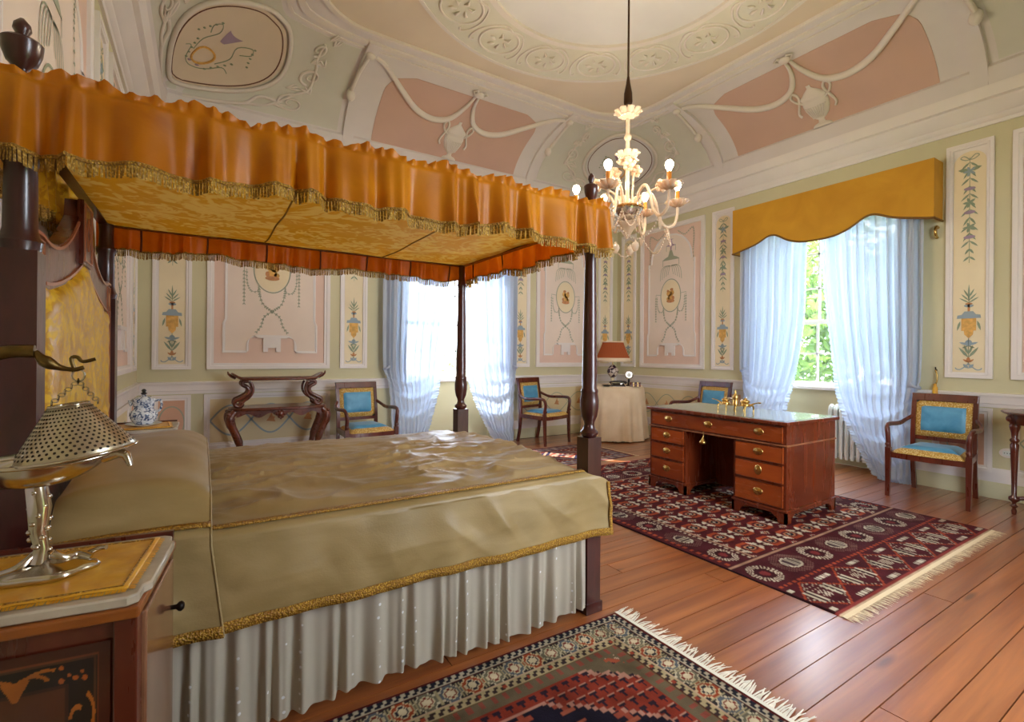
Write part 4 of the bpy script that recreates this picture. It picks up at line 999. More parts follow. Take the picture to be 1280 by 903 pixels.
def cabinet(name, label, loc, rot, W, D, Hh):
    """front faces local +x; x in [-D/2, D/2], y in [-W/2, W/2]"""
    t = thing(name, label, 'cabinet', loc, rot)
    L = dict(local=True)
    b = MB(); b.box(-D / 2 + .01, D / 2 - .02, -W / 2 + .02, W / 2 - .02, .12, Hh - .045)
    for sx in (-1, 1):
        for sy in (-1, 1): b.box(sx * (D / 2 - .03) - .02, sx * (D / 2 - .03) + .02, sy * (W / 2 - .03) - .02, sy * (W / 2 - .03) + .02, .06, Hh - .045)
    b.build('carcass', M_mahog, t, 0, bevel=.003, **L)
    for sx in (-1, 1):
        for sy in (-1, 1): MB().hexa([(sx * (D / 2 - .03) + a * .013, sy * (W / 2 - .03) + c * .013, 0) for a, c in ((-1, -1), (1, -1), (1, 1), (-1, 1))], [(sx * (D / 2 - .03) + a * .02, sy * (W / 2 - .03) + c * .02, .06) for a, c in ((-1, -1), (1, -1), (1, 1), (-1, 1))]).build('foot', M_mahog, t, 0, **L)
    b = MB(); b.box(-D / 2, D / 2 - .005, -W / 2, W / 2, Hh - .045, Hh - .022); b.build('top_moulding', wood('top_edge_wood', '#6e3410', '#a85f22', 0.3), t, 0, bevel=.005, **L)
    sb = MB(); sb.box(-D / 2, -D / 2 + .02, -W / 2, W / 2, Hh - .022, Hh + .012); sb.box(-D / 2, D / 2 - .01, W / 2 - .015, W / 2 - .001, Hh - .022, Hh + .008); sb.build('gallery', M_mahog, t, 0, **L)
    sl = MB(); e = D / 2 + .003
    sl.prism([(-D / 2 + .022, -W / 2 + .012), (e - .03, -W / 2 + .006), (e - .012, -W / 2 + .02), (e - .012, -W / 2 + .06), (e, -W / 2 + .075), (e, W / 2 - .075), (e - .012, W / 2 - .06), (e - .012, W / 2 - .03), (e - .03, W / 2 - .018), (-D / 2 + .022, W / 2 - .018)], lambda x, y, d: (x, y, d), Hh - .021, Hh)
    sl.build('marble_top', M_marble, t, 0.4, bevel=.004, **L)
    # door on the front with knob
    dr = MB().box(D / 2 - .02, D / 2 - .002, -W / 2 + .052, W / 2 - .052, .13, Hh - .055).build('door', wood('polished_door', '#6b3a22', '#a9795a', 0.14, (10, 10, 3), coat=0.8), t, 0, bevel=.004, **L)
    kb = MB(); kb.lathe([(.006, 0), (.006, .012), (.012, .018), (.013, .024), (.007, .03), (0, .031)], (D / 2 - .002, W / 2 - .09, Hh - .17), 12, Matrix.Rotation(PI / 2, 4, 'Y')); kb.build('knob', M_iron, dr, 4, **L)
    # marquetry side panels
    for sy in (-1, 1):
        nx, ny = 150, 240; b = MB(); x0, x1, zz0, zz1 = -D / 2 + .055, D / 2 - .055, .13, Hh - .085
        b.grid(lambda u, v: (x0 + (x1 - x0) * u, sy * (W / 2 - .014), zz0 + (zz1 - zz0) * v), nx, ny)
        b.build('marquetry_panel', vcol('marquetry_wood', 0.3, 0.4, 0, 0), t, 0, colors=grid_color(nx, ny, marquetry), **L)
    return t
NSZ = .75
cabN = cabinet('bedside_cabinet', 'inlaid mahogany bedside cabinet with grey marble top under the silver lamp', (-.272, 1.475, 0), math.radians(-7), .40, .40, NSZ)
cabF = cabinet('bedside_cabinet', 'mahogany bedside cabinet with marble top carrying the blue and white jug', (-.325, 3.90, 0), 0.0, .42, .40, .775)

def cloth_rect(name, label, c, rot, sx, sy, z, fringe=True, cat='cloth', wob=.002):
    t = thing(name, label, cat, (c[0], c[1], z), rot)
    b = MB(); b.grid(lambda u, v: ((u - .5) * sx, (v - .5) * sy, .003 + wob * (1 + noise.noise(Vector((u * 7, v * 7, c[0]))))), 30, 30); b.build('cloth', M_goldcloth, t, 4, local=True, solid=.002)
    fr = MB(); rnd = random.Random(3)
    for (ax, ay, bx, by, ox, oy) in ((-1, -1, 1, -1, 0, -1), (1, -1, 1, 1, 1, 0), (1, 1, -1, 1, 0, 1), (-1, 1, -1, -1, -1, 0)):
        m = 60
        for i in range(m):
            q = (i + .5) / m; x = (ax + (bx - ax) * q) * sx / 2; y = (ay + (by - ay) * q) * sy / 2; w = .0022
            tx, ty = (bx - ax) / 2 * w, (by - ay) / 2 * w; L = .009 + .004 * rnd.random(); j = rnd.uniform(-.002, .002)
            fr.add([(x - tx, y - ty, .004), (x + tx, y + ty, .004), (x + tx + ox * L + j * abs(oy), y + ty + oy * L + j * abs(ox), .002), (x - tx + ox * L + j * abs(oy), y - ty + oy * L + j * abs(ox), .002)], [(0, 1, 2, 3)])
    tag(fr.build('fringe', M_goldcloth, t, 0, local=True), kind='stuff')
    b = MB(); h = .93; b.tube([(-sx / 2 * h, -sy / 2 * h, .006), (sx / 2 * h, -sy / 2 * h, .006), (sx / 2 * h, sy / 2 * h, .006), (-sx / 2 * h, sy / 2 * h, .006)], .0035, 4, closed=True); b.build('border_stitching', M_braid, t, 0, local=True)
    return t
cloth_rect('gold_cloth', 'fringed gold satin cloth under the silver lamp', (-.268, 1.468), math.radians(-7), .325, .31, NSZ + .0005)
cloth_rect('gold_cloth', 'gold satin cloth under the blue and white jug', (-.305, 3.88), .08, .28, .27, .7755)

# ------------------------------------------------------------------ silver oil-lamp table lamp
LX, LY = -.285, 1.455; LZ = NSZ + .009
lamp = thing('silver_lamp', 'antique silver oil lamp shaped table lamp with pierced metal shade on a chain', 'lamp', (LX, LY, LZ))
lp = lambda x, y, z: (LX + x, LY + y, LZ + z)
ax = Vector((math.cos(-.1), math.sin(-.1), 0))
b = MB(); b.lathe([(.085, 0), (.088, .006), (.082, .014), (.074, .016), (.06, .022), (.035, .028), (.02, .034)], lp(.0, 0, 0), 40, None, 5, .08, 1.0, .62)
b.tube([lp(*p) for p in spline([(.075, .01, .018), (.05, .015, .03), (.03, .0, .03), (.01, 0, .045)], 4)], [.010] * 6 + [.012] * 6 + [.01], 8)
b.tube([lp(*p) for p in spline([(-.07, -.01, .018), (-.04, -.02, .03), (-.015, 0, .05)], 4)], .008, 8); b.tube([lp(*p) for p in spline([(.06, .03, .02), (.085, .035, .028), (.10, .03, .03)], 4)], .006, 8)
b.build('base', M_silver, lamp, 4)
b = MB(); b.tube([lp(*p) for p in ((-.012, 0, .03), (-.006, 0, .06), (-.012, 0, .10), (-.010, 0, .15), (-.016, 0, .20))], [.020, .013, .016, .021, .019], 12)
for i in range(22):
    z = .055 + .0062 * i; q = i * 2.3; b.sphere(lp(-.01 + .0155 * math.cos(q), .0155 * math.sin(q), z), (.007, .007, .006), 6, 4)
b.build('stem', M_silver, lamp, 4)
# boat shaped oil bowl
def bowl(u, v):
    a = 2 * PI * u; l = .145 if math.cos(a) < 0 else .135; x = l * math.cos(a) * (v ** .55); y = .058 * math.sin(a) * (v ** .5) * (1 - .35 * abs(math.cos(a)) ** 3)
    z = .195 + .052 * v ** 1.6 + .012 * (abs(math.cos(a)) ** 3) * v; return lp(x - .02, y, z)
b = MB(); b.grid(bowl, 40, 10, closeu=True); b.tube([bowl(i / 40, 1.0) for i in range(40)], .005, 6, closed=True)
b.tube([lp(*p) for p in ((.095, 0, .25), (.125, -.005, .258), (.14, -.01, .25), (.148, -.014, .225))], [.016, .014, .010, .005], 8)
bo = b.build('oil_bowl', M_silver, lamp, 4)
b = MB(); b.lathe([(.055, .245), (.05, .258), (.03, .268), (.012, .272), (0, .28)], lp(-.02, 0, 0), 24, None, 0, 0, 1.6, .8); b.build('bowl_lid', M_silver, bo, 4)
arm = spline([(-.155, 0, .255), (-.17, 0, .28), (-.175, 0, .34), (-.16, 0, .41), (-.12, 0, .462), (-.065, 0, .488), (-.02, 0, .49)], 6)
m = len(arm); b = MB(); b.tube([lp(*p) for p in arm], [.004 + .010 * min(1, i / (m * .6)) for i in range(m)], 10)
b.tube([lp(*p) for p in spline([(-.02, 0, .49), (-.005, 0, .47), (.02, 0, .455), (.045, 0, .45), (.062, 0, .455)], 4)], [.006, .007, .008, .010, .013, .013, .012, .009, .007, .006, .005, .005, .005, .005, .005, .005, .004][:17], 8)
b.tube([lp(*p) for p in spline([(.045, 0, .452), (.04, 0, .475), (.05, 0, .478), (.06, 0, .468), (.082, 0, .474)], 4)], .004, 6)
b.build('serpent_arm', plain('tarnished_bronze', '#6f5a34', 0.35, 1.0, var=0.3, vscale=40), lamp, 4)
SX, SZ0, SZ1 = .045, .262, .372
b = MB()
def ringlink(c, r, M): b.tube([Vector(c) + M @ Vector((r * math.cos(q), r * .75 * math.sin(q), 0)) for q in [2 * PI * j / 10 for j in range(10)]], .0016, 4, closed=True)
b.tube([lp(.052 + .011 * math.cos(q), 0, .437 + .013 * math.sin(q)) for q in [2 * PI * j / 14 for j in range(14)]], .0022, 5, closed=True)
for (x1, y1) in ((.01, -.012), (.085, .01)):
    for i in range(9):
        t = i / 8; c = lp(.052 + (x1 - .052) * t, y1 * t, .424 + (SZ1 + .004 - .424) * t); ringlink(c, .0055, Matrix.Rotation(PI / 2, 3, 'X') if i % 2 else Matrix.Rotation(PI / 2, 3, 'Y'))
b.build('chain', M_silver, lamp, 0)
kk = N('pierced_silver'); kk.b.inputs['Metallic'].default_value = .85; kk.b.inputs['Roughness'].default_value = .28; kk.b.inputs['Base Color'].default_value = lin('#cdbfa4')
tilt = Matrix.Rotation(math.radians(-8), 4, 'Y'); sc = Vector(lp(SX, 0, 0))
def shade(u, v, k=1.0):
    a = 2 * PI * u; r = .034 + (.108 - .034) * v + (.0022 if k > 1 else 0); k = 1.0; p = tilt @ Vector((r * k * math.cos(a), r * k * math.sin(a) * .92, SZ1 - .31 + (SZ0 - SZ1) * v)); return (sc.x + p.x, sc.y + p.y, sc.z + p.z + .31)
b = MB(); b.grid(lambda u, v: shade(u, v), 64, 8, closeu=True); sh = b.build('shade', kk.m, lamp, 4, solid=.002)
b = MB(); b.tube([shade(i / 64, 1.0) for i in range(64)], .003, 6, closed=True); b.tube([shade(i / 64, 0.0) for i in range(64)], .003, 6, closed=True); b.build('shade_rim', M_silver, sh, 4)
hl = MB()
for j in range(1, 14):
    nr = 46
    for i in range(nr):
        u = (i + .5 * (j % 2)) / nr; v = j / 14.5
        c = Vector(shade(u, v, 1.012)); du = (Vector(shade(u + .004, v, 1.012)) - c).normalized(); dv = (Vector(shade(u, v + .02, 1.012)) - c).normalized(); r = .0021 + .0013 * v
        hl.add([c + du * r * math.cos(q) + dv * r * math.sin(q) for q in [PI / 3 * k for k in range(6)]], [(0, 1, 2, 3, 4, 5)])
tag(hl.build('piercing', plain('pierced_hole_dark', '#2a1c10', 0.7), sh, 0), kind='stuff')

# ------------------------------------------------------------------ jug on the far cabinet
JX, JY, JZ = -.305, 3.89, .782
k = N('blue_white_porcelain'); nz = k.n('ShaderNodeTexNoise', Scale=42.0, Detail=4.0, Distortion=1.4); k.l(k.coord(), nz.inputs['Vector'])
k.l(k.ramp(nz.outputs['Fac'], [(0.42, '#4a5a7a'), (0.52, '#dfe2e4')]), k.b.inputs['Base Color']); k.b.inputs['Roughness'].default_value = .15; M_porc = k.m
pl = thing('saucer', 'white porcelain plate under the blue and white jug', 'plate', (JX, JY, JZ))
MB().lathe([(0, 0), (.05, 0), (.052, .004), (.095, .012), (.096, .015), (.05, .009), (0, .008)], (JX, JY, JZ), 32).build('dish', plain('white_porcelain', '#dcdcd8', 0.2), pl, 4)
jz = JZ + .009
jug = thing('lidded_jug', 'blue and white porcelain lidded jug on far bedside cabinet', 'jug', (JX, JY, jz))
MB().lathe([(.045, 0), (.05, .006), (.066, .03), (.075, .055), (.072, .075), (.055, .092), (.05, .10), (.054, .115), (.06, .14), (.063, .152), (.058, .152), (.05, .11), (0, .11)], (JX, JY, jz), 32).build('body', M_porc, jug, 4)
lid = MB().lathe([(.064, .152), (.06, .162), (.035, .172), (.015, .177), (.01, .187)], (JX, JY, jz), 24).build('lid', M_porc, jug, 4)
MB().lathe([(.01, .187), (.018, .195), (.008, .203), (.014, .212), (.008, .222), (0, .224)], (JX, JY, jz), 12).build('lid_knob', plain('dark_knob', '#2a2420', 0.3), lid, 4)
b = MB(); b.tube(spline([(JX + .058, JY, jz + .145), (JX + .085, JY, jz + .15), (JX + .092, JY, jz + .115), (JX + .082, JY, jz + .085), (JX + .068, JY, jz + .078)], 5), .007, 8); b.build('handle', M_porc, jug, 4)
b = MB(); b.tube([(JX - .055, JY, jz + .125), (JX - .068, JY, jz + .142), (JX - .078, JY, jz + .155)], [.018, .012, .004], 8); b.build('spout', M_porc, jug, 4)

# ------------------------------------------------------------------ rugs (woven patterns as colour data on a fine grid)
def rug(name, label, x0, x1, y0, y1, cell, fn, fringe_sides, fr_col, fl, mat_z=.006):
    nx, ny = int((x1 - x0) / cell) + 1, int((y1 - y0) / cell) + 1
    t = thing(name, label, 'rug', ((x0 + x1) / 2, (y0 + y1) / 2, 0.001))
    gx, gy = np.meshgrid(np.linspace(x0, x1, nx), np.linspace(y0, y1, ny))
    z = .007 + .0012 * np.sin(gx * 7 + gy * 3) + .001 * np.sin(gy * 11)
    ed = np.minimum(np.minimum(gx - x0, x1 - gx), np.minimum(gy - y0, y1 - gy)); z = np.where(ed < cell * .6, .001, z)
    V = np.stack([gx, gy, z], -1).reshape(-1, 3)
    idx = np.arange(nx * ny).reshape(ny, nx); F = np.stack([idx[:-1, :-1], idx[:-1, 1:], idx[1:, 1:], idx[1:, :-1]], -1).reshape(-1, 4)
    b = MB(); b.v = V.tolist(); b.f = F.tolist()
    r, g, bb = fn(gx - x0, gy - y0, x1 - x0, y1 - y0)
    b.build('pile', vcol('woven_rug_wool', 0.92), t, 4, colors=np.stack([r, g, bb, np.ones_like(r)], -1).reshape(-1, 4))
    fr = MB(); rnd = random.Random(len(name) + int(x0 * 10)); web = MB()
    for sd in fringe_sides:
        if sd in 'lr':
            x = x0 if sd == 'l' else x1; o = -1 if sd == 'l' else 1; L = y1 - y0; P = lambda s, d: (x + o * d, y0 + s)
        else:
            y = y0 if sd == 'b' else y1; o = -1 if sd == 'b' else 1; L = x1 - x0; P = lambda s, d: (x0 + s, y + o * d)
        web.grid(lambda u, v: P(L * u, -.002 + .022 * v) + (.0075 - .003 * v,), 40, 3)
        n = int(L / .0085)
        for i in range(n):
            s = L * (i + .5) / n; ln = fl * (.75 + .5 * rnd.random()); w = .0032; bend = rnd.uniform(-.022, .022) + .012 * math.sin(s * 19)
            pts = [(s, .015, 0), (s + bend * .4, .015 + ln * .5, .004 * rnd.random()), (s + bend, .015 + ln, 0)]
            vs = []
            for (q, d, zz), ww in zip(pts, (w, w * 1.15, w * .5)):
                a = P(q - ww, d); c = P(q + ww, d); vs += [a + (.004 + zz,), c + (.004 + zz,)]
            fr.add(vs, [(0, 1, 3, 2), (2, 3, 5, 4)])
    web.build('woven_edge', plain('rug_edge_' + fr_col, fr_col, 0.9), t, 4)
    tag(fr.build('fringe', plain('rug_fringe_' + fr_col, fr_col, 0.9, var=0.2, vscale=25), t, 0), kind='stuff')
    return t
def saw(a, p): return np.abs(((a / p) % 1.0) - .5) * 2      # triangle wave 0..1
def desk_rug(x, y, W, L):
    B = blank(x, '#561a1e'); P = lambda m, c: paint(B, m, c)
    ed = np.minimum(x, W - x); en = np.minimum(y, L - y)
    # field of octagonal guls
    bx, by = .30, .62; px, py = (W - 2 * bx) / 7, .215
    def gul(cx, cy, s=1.0):
        dx, dy = np.abs(cx), np.abs(cy); o = np.maximum(np.maximum(dx, dy), (dx + dy) * .72)
        P(o < .098 * s, '#43161c'); P((o < .092 * s) & (o > .058 * s), '#a8492a'); P((o < .092 * s) & (o > .058 * s) & (dx > .55 * dy) & (dx > .05 * s), '#d9c9b2')
        P((o < .092 * s) & (o > .07 * s) & (dy < .012), '#43161c'); P((o < .056 * s), '#5e2126'); P((o < .040 * s), '#c88a62'); P(o < .030 * s, '#23202e'); P((dx + dy) < .014 * s, '#d8c8b4')
    inn = (ed > bx) & (en > by * .92)
    k0 = (x - bx) / px; j0 = (y - by) / py
    cx = (k0 - np.floor(k0) - .5) * px; cy = (j0 - np.floor(j0) - .5) * py
    def masked(dx, dy, fn):
        return np.where(inn, dx, 9.0), np.where(inn, dy, 9.0)
    a, c = masked(cx, cy, None); gul(a * .74, c, .84)
    k1 = k0 + .5; j1 = j0 + .5
    cx1 = (k1 - np.floor(k1) - .5) * px; cy1 = (j1 - np.floor(j1) - .5) * py
    a, c = masked(cx1, cy1, None); d = np.abs(a) + np.abs(c)
    P(d < .05, '#7a2c28'); P((d < .034) & (d > .024), '#c9b9a4'); P((np.abs(a) < .045) & (np.abs(c) < .006), '#b8a890'); P((np.abs(c) < .045) & (np.abs(a) < .006), '#2a2230'); P(d < .014, '#b05a34')
    # side borders with sunbursts and ovals
    m = (ed < bx) & (ed > .05)
    P(m, '#4e1c22'); P(np.abs(ed - bx) < .012, '#b08a70'); P((np.abs(ed - bx + .03) < .012) & (saw(y, .04) > .5), '#c9b8a0'); P((np.abs(ed - .06) < .014) & (saw(y, .05) > .45), '#a5482c')
    u = ((y / .30) % 1.0 - .5) * .30; w = ed - .165; rr = np.hypot(u, w * 1.15); an = np.arctan2(w, u)
    par = np.floor(y / .30) % 2
    s = m & (par == 0); P(s & (rr < .095) & (rr > .055) & (np.sin(an * 26) > 0), '#cfc0a8'); P(s & (rr < .055), '#3c141a'); P(s & (rr < .03), '#7e3030')
    s = m & (par == 1); e = np.hypot(u / .07, w / .055); P(s & (e < 1), '#cabda6'); P(s & (e < .85) & (np.abs(np.sin(u * 190)) > .5), '#4a3638'); P(s & (e > 1.2) & (e < 1.9) & (saw(u + w, .03) > .62), '#7d5a50')
    # end skirts with diamonds, and the cross border between
    q = (en < by) & (en > .31)
    P(q, '#4e1c22'); P(np.abs(en - by * .97) < .010, '#b08a70'); u = ((x / .28) % 1 - .5) * .28; w = en - .465; rr = np.hypot(u, w); an = np.arctan2(w, u); par = np.floor(x / .28) % 2
    s = q & (par == 0); P(s & (rr < .10) & (rr > .06) & (np.sin(an * 26) > 0), '#cfc0a8'); P(s & (rr < .06), '#3c141a'); P(s & (rr < .03), '#7e3030')
    s = q & (par == 1); e = np.hypot(u / .075, w / .06); P(s & (e < 1), '#cabda6'); P(s & (e < .85) & (np.abs(np.sin(u * 190)) > .5), '#4a3638'); P(s & (e > 1.2) & (e < 1.9) & (saw(u + w, .03) > .62), '#7d5a50')
    P((np.abs(en - .315) < .012) & (saw(x, .045) > .4), '#a5482c')
    q = (en < .305) & (en > .03); P(q, '#501a20')
    u = ((x / .37) % 1 - .5) * .37; w = en - .165; d = np.abs(u) / .185 + np.abs(w) / .135
    P(q & (np.abs(d - 1) < .05), '#a24428'); P(q & (np.abs(d - .86) < .03) & (saw(u, .02) > .5), '#c4b49c')
    for c0 in (-.085, .085): P(q & (np.abs(u - c0) < .028) & (np.abs(w) < .06), '#cfc3ac'); P(q & (np.abs(u - c0) < .012) & (np.abs(w) < .06), '#3a1a20')
    P(q & (np.abs(u) < .03) & (np.abs(w) < .035) & ((np.abs(u) - np.abs(w)) % .02 < .009), '#cdbfa8'); P(q & (d > 1.3) & (np.abs(np.abs(u) - .185) < .07) & (np.abs(np.abs(w) - .105) < .014) & (saw(u, .022) > .35), '#d2c6b0')
    P(q & (d < .8) & (saw(x, .03) > .8) & (saw(y, .03) > .8), '#c0b29c')
    P(ed < .012, '#2a0f14'); P(en < .03, '#8c3a34'); P(en < .012, '#c9ab8c')
    return B
rug('carpet', 'large maroon patterned wool carpet with fringed end under the desk', 2.61, 4.87, 1.13, 4.16, .0095, desk_rug, 'b', '#d8c09a', .055)
for o_ in bpy.data.objects:
    pass

def bed_rug(x, y, W, L):
    B = blank(x, '#231c2e'); P = lambda m, c: paint(B, m, c)
    x = x.copy(); ex = W - x; ey = L - y; eyb = y; e = np.minimum(np.minimum(ex, x), np.minimum(ey, eyb))
    hor = (np.minimum(ey, eyb) < np.minimum(ex, x)); q = np.where(hor, x, y)     # coordinate along the border
    # field: olive ground, stepped red medallion, navy centre
    cx, cy = W / 2, L / 2; dx = np.abs(x - cx); dy = np.abs(y - cy)
    P(e > .20, '#6b5f49'); P((e > .20) & (e < .235) & (saw(q, .05) > .62), '#8f4a3c')
    st = .02; sx_ = np.floor(dx / st) * st; sy_ = np.floor(dy / st) * st; hx, hy = W / 2 - .26, L / 2 - .26
    dd = sx_ / hx * .62 + sy_ / hy * .62; fld = (dd < 1.05) & (dx < hx) & (dy < hy)
    P(fld, '#8c3626'); 
    edge_ = fld & ((dd > 1.01)); P(edge_, '#b98a78')
    uu = (x / .05) % 1 - .5; ww = (y / .05) % 1 - .5; P(fld & (np.abs(uu) < .30) & (np.abs(ww - .22) < .13), '#2c1f2c'); P(fld & (np.abs(uu) < .10) & (ww > -.35) & (ww < .22), '#2c1f2c'); P(fld & (np.abs(uu) < .36) & (np.abs(ww - .40) < .05), '#b98c78')
    d2 = sx_ / hx * .85 + sy_ / hy * .80; nav = (d2 < .92) & (dx < hx * .86) & (dy < hy * .86)
    P((d2 < .95) & (dx < hx * .875) & (dy < hy * .875), '#b98676'); P(nav, '#1d1828')
    u = ((x - cx) / .16) % 1 - .5; w = ((y - cy) / .15) % 1 - .5
    P(nav & (np.abs(u) < .07) & (np.abs(w) < .34), '#9a4a38'); P(nav & (np.abs(w) < .08) & (np.abs(u) < .24), '#9a4a38'); P(nav & (np.abs(np.abs(w) - .30) < .05) & (np.abs(u) < .18), '#a55a44')
    # bow-tie in the middle of each end
    for s in (-1, 1):
        bx = (x - cx) * s - (hx * .58); m = (np.abs(bx) < .13) & (dy < np.abs(bx) * .62 + .03); P(m & (bx == bx), '#a99a76'); P(m & (dy < np.abs(bx) * .45 + .012) & (np.abs(bx) < .11), '#5e5440'); P(m & (dy < np.abs(bx) * .28), '#8f3a28'); P(m & (dy < np.abs(bx) * .12), '#231c2c')
    # corner spandrels
    sp = (e > .245) & (dd > 1.16); r = np.hypot((hx - dx) - .05, (hy - dy) - .05)
    P(sp & (saw(r, .05) > .6), '#7d3226'); P(sp & (saw(r + q, .07) > .8), '#c2a892'); P(sp & (r < .06), '#b0583c'); P(sp & (r < .035), '#2a2438')
    # borders
    P((e < .20), '#4e1e1a'); P((e > .012) & (e < .048), '#b8ac96'); P((e > .016) & (e < .044) & (saw(q + np.where(e > .03, .012, 0), .034) > .40), '#20202c')
    P((e > .155) & (e < .192), '#b3a27c'); P((e > .160) & (e < .187) & (saw(q + np.where(e > .173, .012, 0), .036) > .5), '#3a2c2c'); P((e > .165) & (e < .182) & (saw(q, .108) > .85), '#98402c')
    mb = (e > .055) & (e < .148); P(mb, '#2e2a2c')
    cellw = .092; ci = np.floor(q / cellw) % 3; u = (q / cellw) % 1 - .5; w = (e - .1015) / .0465
    us = np.floor(np.abs(u) * 12) / 12; ws = np.floor(np.abs(w) * 5) / 5; d = us * 1.7 + ws * .72
    for k, (a, c) in enumerate((('#9c4526', '#d0b890'), ('#6f6a58', '#c8bda2'), ('#596068', '#c2b49a'))):
        s = mb & (ci == k); P(s & (d < .95), c); P(s & (d < .85), a); P(s & (d < .52), '#c9b998'); P(s & (d < .42), '#7d2f26' if k else '#2c2a38'); P(s & (d < .16), '#d6c6a6')
    P(mb & (np.abs(np.abs(u) - .44) < .03) & (np.abs(w) < .9), '#a59876')
    P(e < .012, '#5e1a18'); P((e > .148) & (e < .152), '#c2a48a'); P((e > .048) & (e < .052), '#c2a48a'); P(np.abs(e - .196) < .003, '#6b5a3c')
    return B
rug('bedside_rug', 'navy and red patterned bedside rug with long cream fringe beside the bed', .0, 1.705, .27, 1.735, .0058, bed_rug, 'r', '#e4dccb', .075)
def small_rug(x, y, W, L):
    B = blank(x, '#7c3a2c'); P = lambda m, c: paint(B, m, c); e = np.minimum(np.minimum(x, W - x), np.minimum(y, L - y)); q = x + y
    P((e > .06) & (e < .20), '#54566a'); P((e > .07) & (e < .19) & (saw(q, .12) > .5), '#b99c86'); P((e > .10) & (e < .16) & (saw(q, .12) > .72), '#8c3a28')
    dx = np.abs(x - W / 2); dy = np.abs(y - L / 2); d = dx / (W / 2 - .25) + dy / (L / 2 - .22)
    P((d < 1), '#2c2a44'); P((d < 1) & (saw(dx + dy, .10) > .55), '#a9826c'); P((d < .55), '#8c4030'); P((d < .4) & (saw(dx - dy, .08) > .5), '#c0aa92'); P(d < .16, '#2a2a40'); P((e > .2) & (d > 1.1) & (saw(x, .07) > .6) & (saw(y, .07) > .6), '#c9b8a0'); P(e < .02, '#c2a88a')
    return B
rug('small_rug', 'small red and blue patterned rug lying between the bed and draped table', 3.02, 4.60, 4.30, 5.33, .011, small_rug, 'r', '#cdb496', .03)

# ------------------------------------------------------------------ pelmets and curtains
def pelmet(wf, name, label, a0, a1, zt, zb, dep):
    t = thing(name, label, 'pelmet', wf((a0 + a1) / 2, zb, dep / 2), 0); c = (a0 + a1) / 2; h = (a1 - a0) / 2
    def zlow(a):
        d = abs(a - c) / h
        if d < .26: q = zb + .02 + .0 * d + .02 * (d / .26) ** 2
        else: q = zb + .04
        hump = .135 * math.exp(-((d - .50) / .17) ** 2) + .03 * math.exp(-((d - .75) / .15) ** 2)
        return q - .04 + hump + .012 * (1 - sstep(.85, 1, d))
    n = 72; aa = [a0 + (a1 - a0) * i / n for i in range(n + 1)]
    b = MB()
    b.prism([(a0, zt), ] + [(a, zlow(a)) for a in aa] + [(a1, zt)], wf, dep - .02, dep)
    b.prism([(a0, zlow(a0)), (a0 + .02, zlow(a0)), (a0 + .02, zt), (a0, zt)], wf, 0.0, dep - .02); b.prism([(a1 - .02, zlow(a1)), (a1, zlow(a1)), (a1, zt), (a1 - .02, zt)], wf, 0.0, dep - .02)
    b.build('board', M_pelmet, t, 0)
    e = MB(); e.tube([wf(a, zlow(a), dep) for a in aa], .011, 6); e.tube([wf(a0, zlow(a0), dep * q) for q in (0, .5, 1)], .011, 6); e.tube([wf(a1, zlow(a1), dep * q) for q in (0, .5, 1)], .011, 6); e.build('gimp_edge', plain('brown_gimp', '#7a5318', 0.7, bump=.5, bscale=200), t, 4)
    r = MB(); r.box(0, 0, 0, 0, 0, 0) if False else None
    r.tube([wf(a0 + .04, zt - .14, dep * .5), wf(a1 - .04, zt - .14, dep * .5)], .012, 8); r.build('curtain_rod', M_mahog, t, 4)
    return t
pelmet(FR, 'pelmet', 'mustard yellow scalloped pelmet box above the curtained right wall window', 1.765, 3.83, 3.14, 2.575, .225)
pelmet(FB, 'pelmet', 'mustard yellow scalloped pelmet above the window behind the bed', 1.90, 3.92, 3.14, 2.575, .225)

